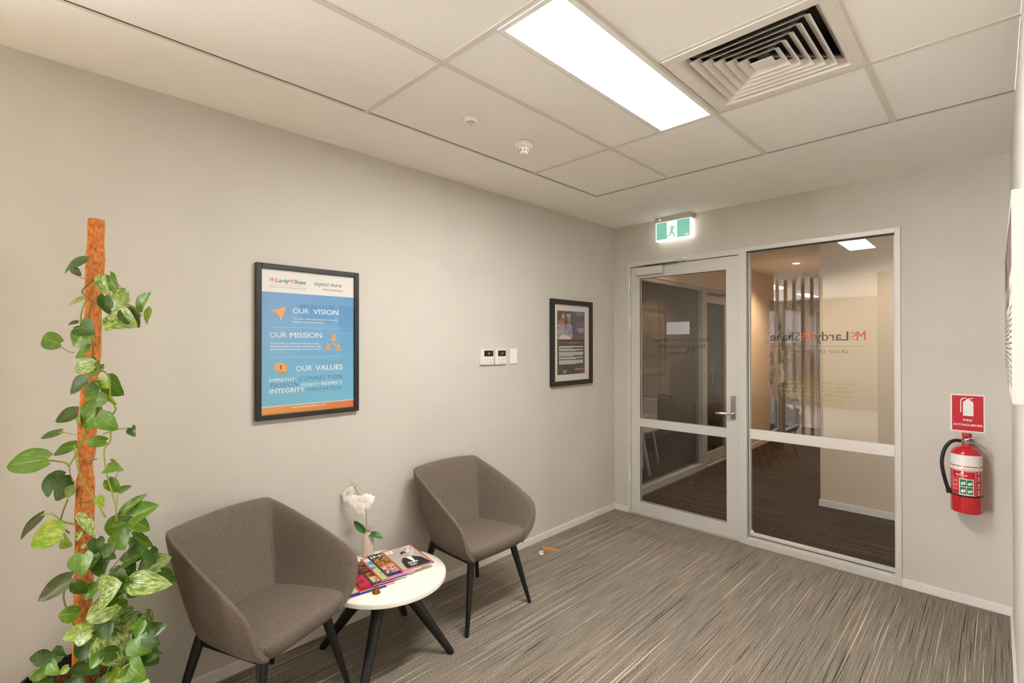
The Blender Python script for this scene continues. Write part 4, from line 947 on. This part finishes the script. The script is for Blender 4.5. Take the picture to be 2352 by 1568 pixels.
for bx, by, tx, ty, w_, k in LOW:
    d0 = random.uniform(-.10, .10) if by < 1450 else random.uniform(-.16, .04)
    if abs(bx-205) < 30: d0 = min(d0, -.06)
    B3 = at(bx, by, pole_t(by)+d0); T3 = at(tx, ty, pole_t(by)+d0-.02)
    for P3 in (B3, T3):
        if P3.x < .03: P3 += V((.03-P3.x, 0, 0))
    lm = leaf_mb(B3, T3, w_*(T3-B3).length*1.25, -FW+UP*random.uniform(.1, .7)+RT*random.uniform(-.5, .5), fold=random.uniform(.06, .2), droop=random.uniform(.05, .3))
    g_ = lowm.setdefault(k, MB()); g_.uv = (g_.uv or [])+lm.uv; g_.add(lm.v, lm.f)
allm = MB(); allm.uv = []; fm = []
for k, g_ in lowm.items(): allm.uv += g_.uv; allm.add(g_.v, g_.f); fm += [k]*len(g_.f)
fo = allm.build('dense_foliage', LM, plant, smooth=180); fo['kind'] = 'stuff'
for pl, k in zip(fo.data.polygons, fm): pl.material_index = k
# vines and petioles
VN = [[(c1, 625, 520), (c1, 530, 605), (c1, 560, 650), (c1, 655, 715)], [(c1, 555, 665), (c1, 525, 740), (c1, 520, 840), (c1, 545, 900)], [(c1, 590, 690), (c1, 570, 800), (c1, 600, 1000), (c1, 560, 1200), (c1, 620, 1300), (c1, 600, 1500)],
      [(c1, 640, 1120), (c1, 680, 1135), (c1, 705, 1190), (c1, 710, 1290), (c1, 745, 1370), (c1, 710, 1430), (c2_, 700, 30), (c2_, 660, 90), (c2_, 675, 230), (c2_, 710, 360), (c2_, 735, 450), (c2_, 738, 540)],
      [(c1, 660, 1530), (c1, 760, 1500), (c1, 845, 1490)], [(c1, 380, 1520), (c1, 440, 1525), (c1, 520, 1540)], [(c1, 545, 535), (c1, 500, 515), (c1, 470, 490)],
      [(c2_, 285, 155), (c2_, 410, 170), (c2_, 440, 185), (c2_, 520, 40), (c2_, 540, -60)], [(c2_, 440, 185), (c2_, 445, 240), (c2_, 470, 300)], [(c2_, 470, 60), (c2_, 485, 160), (c2_, 520, 280), (c2_, 600, 400), (c2_, 670, 520)],
      [(c2_, 430, 405), (c2_, 400, 480), (c2_, 385, 560), (c2_, 440, 620)], [(c2_, 262, 505), (c2_, 330, 498), (c2_, 400, 545), (c2_, 480, 560)], [(c2_, 465, 865), (c2_, 405, 1000), (c2_, 420, 1090), (c2_, 475, 1215)],
      [(c2_, 545, 880), (c2_, 470, 950), (c2_, 440, 970)], [(c2_, 600, 630), (c2_, 590, 680), (c2_, 540, 720)], [(c2_, 850, 570), (c2_, 780, 660), (c2_, 700, 770), (c2_, 650, 900)], [(c2_, 850, 680), (c2_, 760, 780), (c2_, 690, 860)],
      [(c2_, 835, 940), (c2_, 780, 950), (c2_, 720, 1020)], [(c2_, 750, 225), (c2_, 725, 280)], [(c2_, 745, 360), (c2_, 742, 440)], [(c1, 800, 620), (c1, 770, 580), (c1, 740, 540)], [(c1, 900, 750), (c1, 830, 700), (c1, 760, 720), (c1, 690, 780)],
      [(c1, 378, 960), (c1, 440, 1000), (c1, 480, 1005)], [(c2_, 700, 1450), (c2_, 660, 1540)], [(c2_, 560, 1420), (c2_, 590, 1550)], [(c2_, 740, 1470), (c2_, 690, 1560)]]
for k, vn in enumerate(VN):
    pts = []
    for fn, x, y in vn:
        px, py = fn(x, y); p = at(px, py, pole_t(py)-.042-(.02 if k % 3 else 0)); p.x = max(p.x, .03); pts.append(p)
    thick = .0034 if len(vn) > 3 else .0018
    MB().tube(smoothpath(pts, 5), thick*.8, 7).build('vine', mat('vine_yellow', srgb(150, 160, 60), .5) if k % 2 else mat('vine_brown', srgb(128, 118, 62), .5), plant, smooth=60)

# ================================================================== BEYOND THE GLASS: corridor
XC = 1.40   # corridor right side
S(BX('floor_corridor', M_carpet2, None, -3.2, .05, -.06, 4.0, 9.2, -.001)); bpy.data.objects['floor_corridor'].name = 'floor'
S(BX('ceiling', M_ceil, None, -3.2, .12, 2.7, 4.0, 9.2, 2.72))
M_cw = mat('corridor_wall_paint', srgb(208, 190, 166), .75)
S(MB().box(XC, 1.48, 0, 4.0, 1.58, 2.7).box(XC, 1.58, 0, XC+.1, 6.6, 2.7).build('wall_corridor_right', M_cw))
S(MB().box(XC-.012, 1.468, 0, 4.0, 1.48, .06).build('baseboard_corridor', M_skirt))
S(MB().box(-.12, .12, 2.30, 0, 2.92, 2.7).box(-.12, 2.92, 0, 0, 4.60, 2.7).box(-.12, 4.6, 2.30, 0, 6.5, 2.7).build('wall_corridor_left', M_cw))
S(MB().box(-.0, 2.93, 0, .012, 4.59, .07).box(.0, 6.488, 0, .15, 6.5, .06).build('baseboard_corridor_left', M_skirt))
S(MB().box(-3.2, 6.5, 0, .18, 6.6, 2.7).box(.18, 6.5, 2.25, 1.1, 6.6, 2.7).box(1.1, 6.5, 0, 1.5, 6.6, 2.7).build('wall_corridor_end', M_cw))
S(MB().box(4.0, .12, 0, 4.1, 1.5, 2.7).build('wall_corridor_east', M_cw))
# glazed office partition
M_alud = mat('grey_frame', srgb(172, 168, 160), .45, .2)
r = empty('window_2', (-.05, 1.1, 0)); S(r)
q = MB().box(-.10, .12, 0, -.01, 2.04, .075).box(-.10, .12, 2.255, -.01, 2.92, 2.30).box(-.10, 2.04, 0, -.01, 2.18, 2.255).box(-.09, .12, .075, -.06, .15, 2.255); q.build('window_frame', M_alud, r, bevel=.002)
M_glass2 = glass_mat('office_glass', (.80, .80, .79), .05)
BX('glass_pane', M_glass2, r, -.07, .15, .075, -.063, 1.02, 2.255); BX('glass_pane', M_glass2, r, -.07, 1.025, .075, -.063, 2.04, 2.255)
r = empty('door_2', (-.05, 2.55, 0)); S(r)
q = MB().box(-.08, 2.18, .03, -.045, 2.25, 2.22).box(-.08, 2.84, .03, -.045, 2.92, 2.22).box(-.08, 2.25, .03, -.045, 2.84, .17).box(-.08, 2.25, 2.12, -.045, 2.84, 2.22).box(-.1, 2.18, 0, -.01, 2.92, .02); q.build('door_frame', M_alud, r, bevel=.002)
BX('glass_pane', M_glass2, r, -.065, 2.25, .17, -.06, 2.84, 2.12)
# tree decal on the glass of door 2
q = MB(); random.seed(5); xt = -.058
tb = on(0, xt, 1637, 882); tt = on(0, xt, 1637, 820); th_ = tt.z-tb.z; cyy = tb.y
q.box(xt, cyy-.012, tb.z, xt+.0005, cyy+.012, tb.z+th_*.6)
for k in range(46):
    a = random.uniform(-.25, PI+.25); rr = random.uniform(.25, 1); c_ = V((xt+.0006, cyy+math.cos(a)*rr*.13, tb.z+th_*.52+math.sin(a)*rr*th_*.55)); s_ = random.uniform(.008, .014)
    q.poly([c_+V((0, s_*math.cos(t), s_*1.3*math.sin(t))) for t in [k2*PI/3 for k2 in range(6)]])
    if k % 3 == 0: q.quad(V((xt+.0004, cyy-.003, tb.z+th_*.45)), V((xt+.0004, cyy+.003, tb.z+th_*.45)), c_+V((0, .002, 0)), c_+V((0, -.002, 0)))
q.build('tree_decal', mat('decal_grey', srgb(110, 116, 112), .6), r)
# the room behind that glass
S(MB().box(-3.2, .02, 0, -3.1, 6.5, 2.7).box(-3.1, .02, 0, -.12, .12, 2.7).box(-3.1, 3.6, 0, -.12, 3.7, 2.7).build('wall_office', mat('office_wall', srgb(176, 166, 152), .8)))
S(MB().box(-1.6, 2.9, 0, -.9, 3.6, 1.32).build('wall_reception', mat('office_wall_pale', srgb(206, 198, 184), .8)))
q = MB(); A, B = on(0, xt, 1667, 911), on(0, xt, 1633, 908); B.z = A.z; text(q, 'PSYCHOLOGY', A, B, .05, bold=.01); q.build('glass_lettering', mat('sign_brown', srgb(96, 74, 60), .7), r)
def far_table(x, y):
    r = empty('meeting_table', (x, y, 0), label='white topped meeting table with pale legs behind the left glass partition', cat='table')
    BX('table_top', M_white, r, x-.45, y-.4, .70, x+.45, y+.4, .73)
    for sx in (-1, 1):
        for sy in (-1, 1): MB().tube([(x+sx*.3, y+sy*.28, .70), (x+sx*.4, y+sy*.36, 0)], [.03, .02], 8).build('leg', M_white, r, smooth=60)
far_table(-.75, .95)
r = empty('office_chair', (-.8, 1.75, 0), label='pale meeting chair beyond the table in the glazed room', cat='chair')
BX('seat', M_white, r, -1.02, 1.55, .43, -.58, 1.97, .46, bevel=.01); BX('backrest', M_white, r, -1.0, 1.95, .5, -.6, 1.98, .85, bevel=.01)
for sx in (-1, 1):
    for sy in (-1, 1): MB().tube([(-.8+sx*.17, 1.76+sy*.15, .43), (-.8+sx*.22, 1.76+sy*.2, 0)], [.018, .012], 8).build('leg', M_white, r, smooth=60)
r = empty('reception_desk', (-.7, 2.6, 0), label='low dark desk with black equipment seen through the second glass door', cat='desk')
BX('desk_top', mat('desk_dark', srgb(80, 70, 64), .5), r, -1.3, 2.35, .70, -.35, 2.8, .73); BX('desk_panel', MATS['desk_dark'], r, -1.25, 2.7, 0, -.4, 2.75, .70)
r = empty('desk_phone', (-.7, 2.55, .73), label='black desk phone on the dark reception desk', cat='phone')
q = MB().prism([(-.9, 2.45, .73), (-.9, 2.65, .73), (-.9, 2.65, .80), (-.9, 2.45, .75)], (.22, 0, 0)); q.build('phone_body', M_black, r, bevel=.005)
MB().tube([(-.88, 2.55, .80), (-.88, 2.56, .835), (-.70, 2.56, .835), (-.70, 2.55, .80)], .016, 10).build('handset', M_black, r, smooth=60)
# glazed entry at the end of the corridor
r = empty('door_3', (0, 4.92, 0)); S(r)
q = MB().box(-.09, 4.6, 0, -.03, 4.66, 2.30).box(-.09, 5.16, 0, -.03, 5.24, 2.30).box(-.09, 4.66, 0, -.03, 5.16, .12).box(-.09, 4.66, 2.14, -.03, 5.16, 2.3); q.build('door_frame', M_alud, r)
M_frost = glass_mat('frosted_glass', (.72, .73, .78), .05)
BX('glass_pane', M_frost, r, -.065, 4.66, .12, -.06, 5.16, 2.14)
M_film = mat('frosted_film', srgb(214, 216, 226), .5)
def zc(px, py): return on(0, 0, px, py).z
BX('frosted_film', M_film, r, -.059, 4.66, .70, -.0585, 5.16, 1.60)
dm = MB(); cx_, cz_ = 4.86, 1.17
def dia(mb, w_, h_, t, gap):
    for sy, sz in ((-1, 1), (1, 1), (1, -1), (-1, -1)):
        if (sy, sz) == gap: a, b2 = .0, .62
        else: a, b2 = 0, 1
        P0 = V((-.0575, cx_, cz_+sz*h_)).lerp(V((-.0575, cx_+sy*w_, cz_)), a); P1 = V((-.0575, cx_, cz_+sz*h_)).lerp(V((-.0575, cx_+sy*w_, cz_)), b2)
        k = V((0, 0, -sz*t)); mb.quad(P0, P1, P1+k*(1 if b2 < 1 else .0)+(V((0, -sy*t*.45, 0)) if b2 == 1 else V((0, 0, 0))), P0+k)
dia(dm, .22, .30, .07, (1, 1)); dia(dm, .10, .16, .05, (1, 1)); dm.build('diamond_logo', mat('logo_teal', srgb(84, 116, 130), .5), r)
r = empty('window_3', (0, 5.8, 0)); S(r)
q = MB().box(-.09, 5.24, 0, -.0, 5.42, 2.30).box(-.09, 6.42, 0, -.0, 6.5, 2.30).box(-.09, 5.42, 0, -.0, 6.42, .06).box(-.09, 5.42, 2.2, -.0, 6.42, 2.3); q.build('window_frame', M_alud, r)
BX('glass_pane', M_frost, r, -.065, 5.42, .06, -.06, 6.42, 2.2)
BX('frosted_film', M_film, r, -.059, 5.42, .68, -.0585, 6.42, 1.60)
q = MB(); text(q, 'OMADA', V((-.057, 6.15, 1.22)), V((-.057, 5.45, 1.22)), .10, bold=0.0000); q.build('window_lettering', mat('lettering_grey', srgb(110, 120, 130), .6), r)
MB().tube([(.0, 5.34, 1.02), (.05, 5.34, 1.02), (.05, 5.24, 1.02)], .01, 8).build('pull_handle', M_chrome, r, smooth=50)
S(MB().box(-3.2, 3.7, 0, -3.1, 6.5, 2.7).build('wall_entry', mat('entry_wall', srgb(214, 214, 226), .8)))
r = empty('door_4', (.65, 6.5, 0)); S(r)
q = MB().box(.18, 6.47, 0, .24, 6.53, 2.25).box(1.04, 6.47, 0, 1.1, 6.53, 2.25).box(.24, 6.47, 2.17, 1.04, 6.53, 2.25); q.build('door_frame', M_alud, r)
BX('door_leaf', mat('grey_leaf', srgb(150, 132, 120), .6), r, .24, 6.49, 0, 1.04, 6.52, 2.17)
BX('vision_panel', mat('panel_bright', srgb(230, 230, 240), .5), r, .30, 6.485, .25, .42, 6.4895, 2.0)
# corridor lamps
M_dl = mat('lit_downlight', (1, 1, 1), .5, emit=(1, .80, .58), estr=14)
M_dlrim = mat('downlight_rim', srgb(240, 236, 228), .4)
def downlight(x, y, label=None, e=10, col=(1, .76, .54)):
    r = empty('downlight', (x, y, H), label=label, cat='light', group=None)
    MB().lathe([(.055, -.003), (.06, 0)], (x, y, H), 28).build('rim', M_dlrim, r); MB().lathe([(.04, -.0045), (.042, -.003)], (x, y, H), 24).build('lamp', M_dl, r)
    ld = bpy.data.lights.new('downlight_beam', 'SPOT'); ld.energy = e; ld.color = col; ld.spot_size = math.radians(140); ld.spot_blend = .6; ld.shadow_soft_size = .04
    lo = bpy.data.objects.new('downlight_beam', ld); C.objects.link(lo); lo.parent = r; lo.location = (0, 0, -.02)
downlight(.66, 3.55, 'warm round downlight in the corridor ceiling beyond the glass', 30)
downlight(.66, .85, 'added unseen warm downlight in the corridor ceiling close behind the glass door', 10)  # added lamp hidden above the door, brightens the near corridor
downlight(2.1, .75, 'added unseen downlight in the lobby ceiling behind the fixed window', 11, (1, .88, .72))  # added out of view to light the facing lobby wall
M_day = mat('daylight_panel', (1, 1, 1), .5, emit=(.86, .88, 1.0), estr=5.5)  # added glowing panel, replaces daylight from the entry room's windows
troffer(-2.4, 4.4, -.9, 5.9, 'added cool panel standing in for daylight in the entry room beyond the frosted glass', M_day)
M_off = mat('office_panel', (1, 1, 1), .5, emit=(1, .97, .92), estr=1.2)
troffer(-2.0, 1.2, -1.4, 2.4, 'dim ceiling panel in the glazed meeting room', M_off)

# ================================================================== BEHIND THE CAMERA (seen only in reflections; the fill window is unseen)
S(MB().box(-4.2, -10.1, H, -.12, .02, H+.02).build('ceiling_rear', M_ceil)); bpy.data.objects['ceiling_rear'].name = 'ceiling'
S(MB().box(-4.3, -10.2, 0, -4.2, YL, H).box(-4.2, YL, 0, -.12, YL+.1, H).build('wall_rear_left', M_wall))
S(BX('wall_rear', mat('feature_wall', srgb(168, 158, 144), .7), None, -4.2, -10.2, 0, W+.1, -10.1, H))
S(BX('wall_nib', MATS['feature_wall'], None, 1.32, -5.42, 0, W, -5.3, H))
M_rear = mat('rear_panel', (1, 1, 1), .5, emit=COL_MAIN, estr=L_REAR)
for x, y, lb in ((1.377, -8.1, 'rear room light panel nearest the camera'), (-.6, -6.9, 'rear room light panel just beyond the batten screen'), (-2.4, -6.9, 'rear room light panel nearest the left wall'), (1.377, -9.3, 'rear room light panel in the far corner by the solid wall'), (-.6, -9.3, 'rear room light panel in front of the far wall')):
    troffer(x, y, x+.292, y+1.185, lb, M_rear, 'rear room light panels')
for k in range(7):
    tag(BX('timber_batten', mat('batten_wood', srgb(196, 166, 134), .6), None, -.29+k*.135, -5.42, 0, -.25+k*.135, -5.36, H), ('upright timber batten of the rear screen, %s' % ('closest to the left wall end', 'second from the left wall end', 'third from the left wall end', 'the middle one', 'third from the solid wall end', 'second from the solid wall end', 'closest to the solid wall end')[k]), 'batten', 'timber screen battens')
# added rear window, an invented fill source hidden from the reflections
M_fill = mat('fill_daylight', (1, 1, 1), .5, emit=(.88, .93, 1.0), estr=L_FILL)
for k in range(1):
    r = empty('fill_window', (-3.2, -10.1, 1.6)); S(r); x = -4.1
    MB().box(x, -10.1, .08, x+.06, -10.04, 2.55).box(x+2.24, -10.1, .08, x+2.3, -10.04, 2.55).box(x+.06, -10.1, .08, x+2.24, -10.04, .14).box(x+.06, -10.1, 2.49, x+2.24, -10.04, 2.55).build('window_frame', M_alu, r)
    BX('fill_glow', M_fill, r, x+.06, -10.095, .14, x+2.24, -10.085, 2.49)
print('DONE')
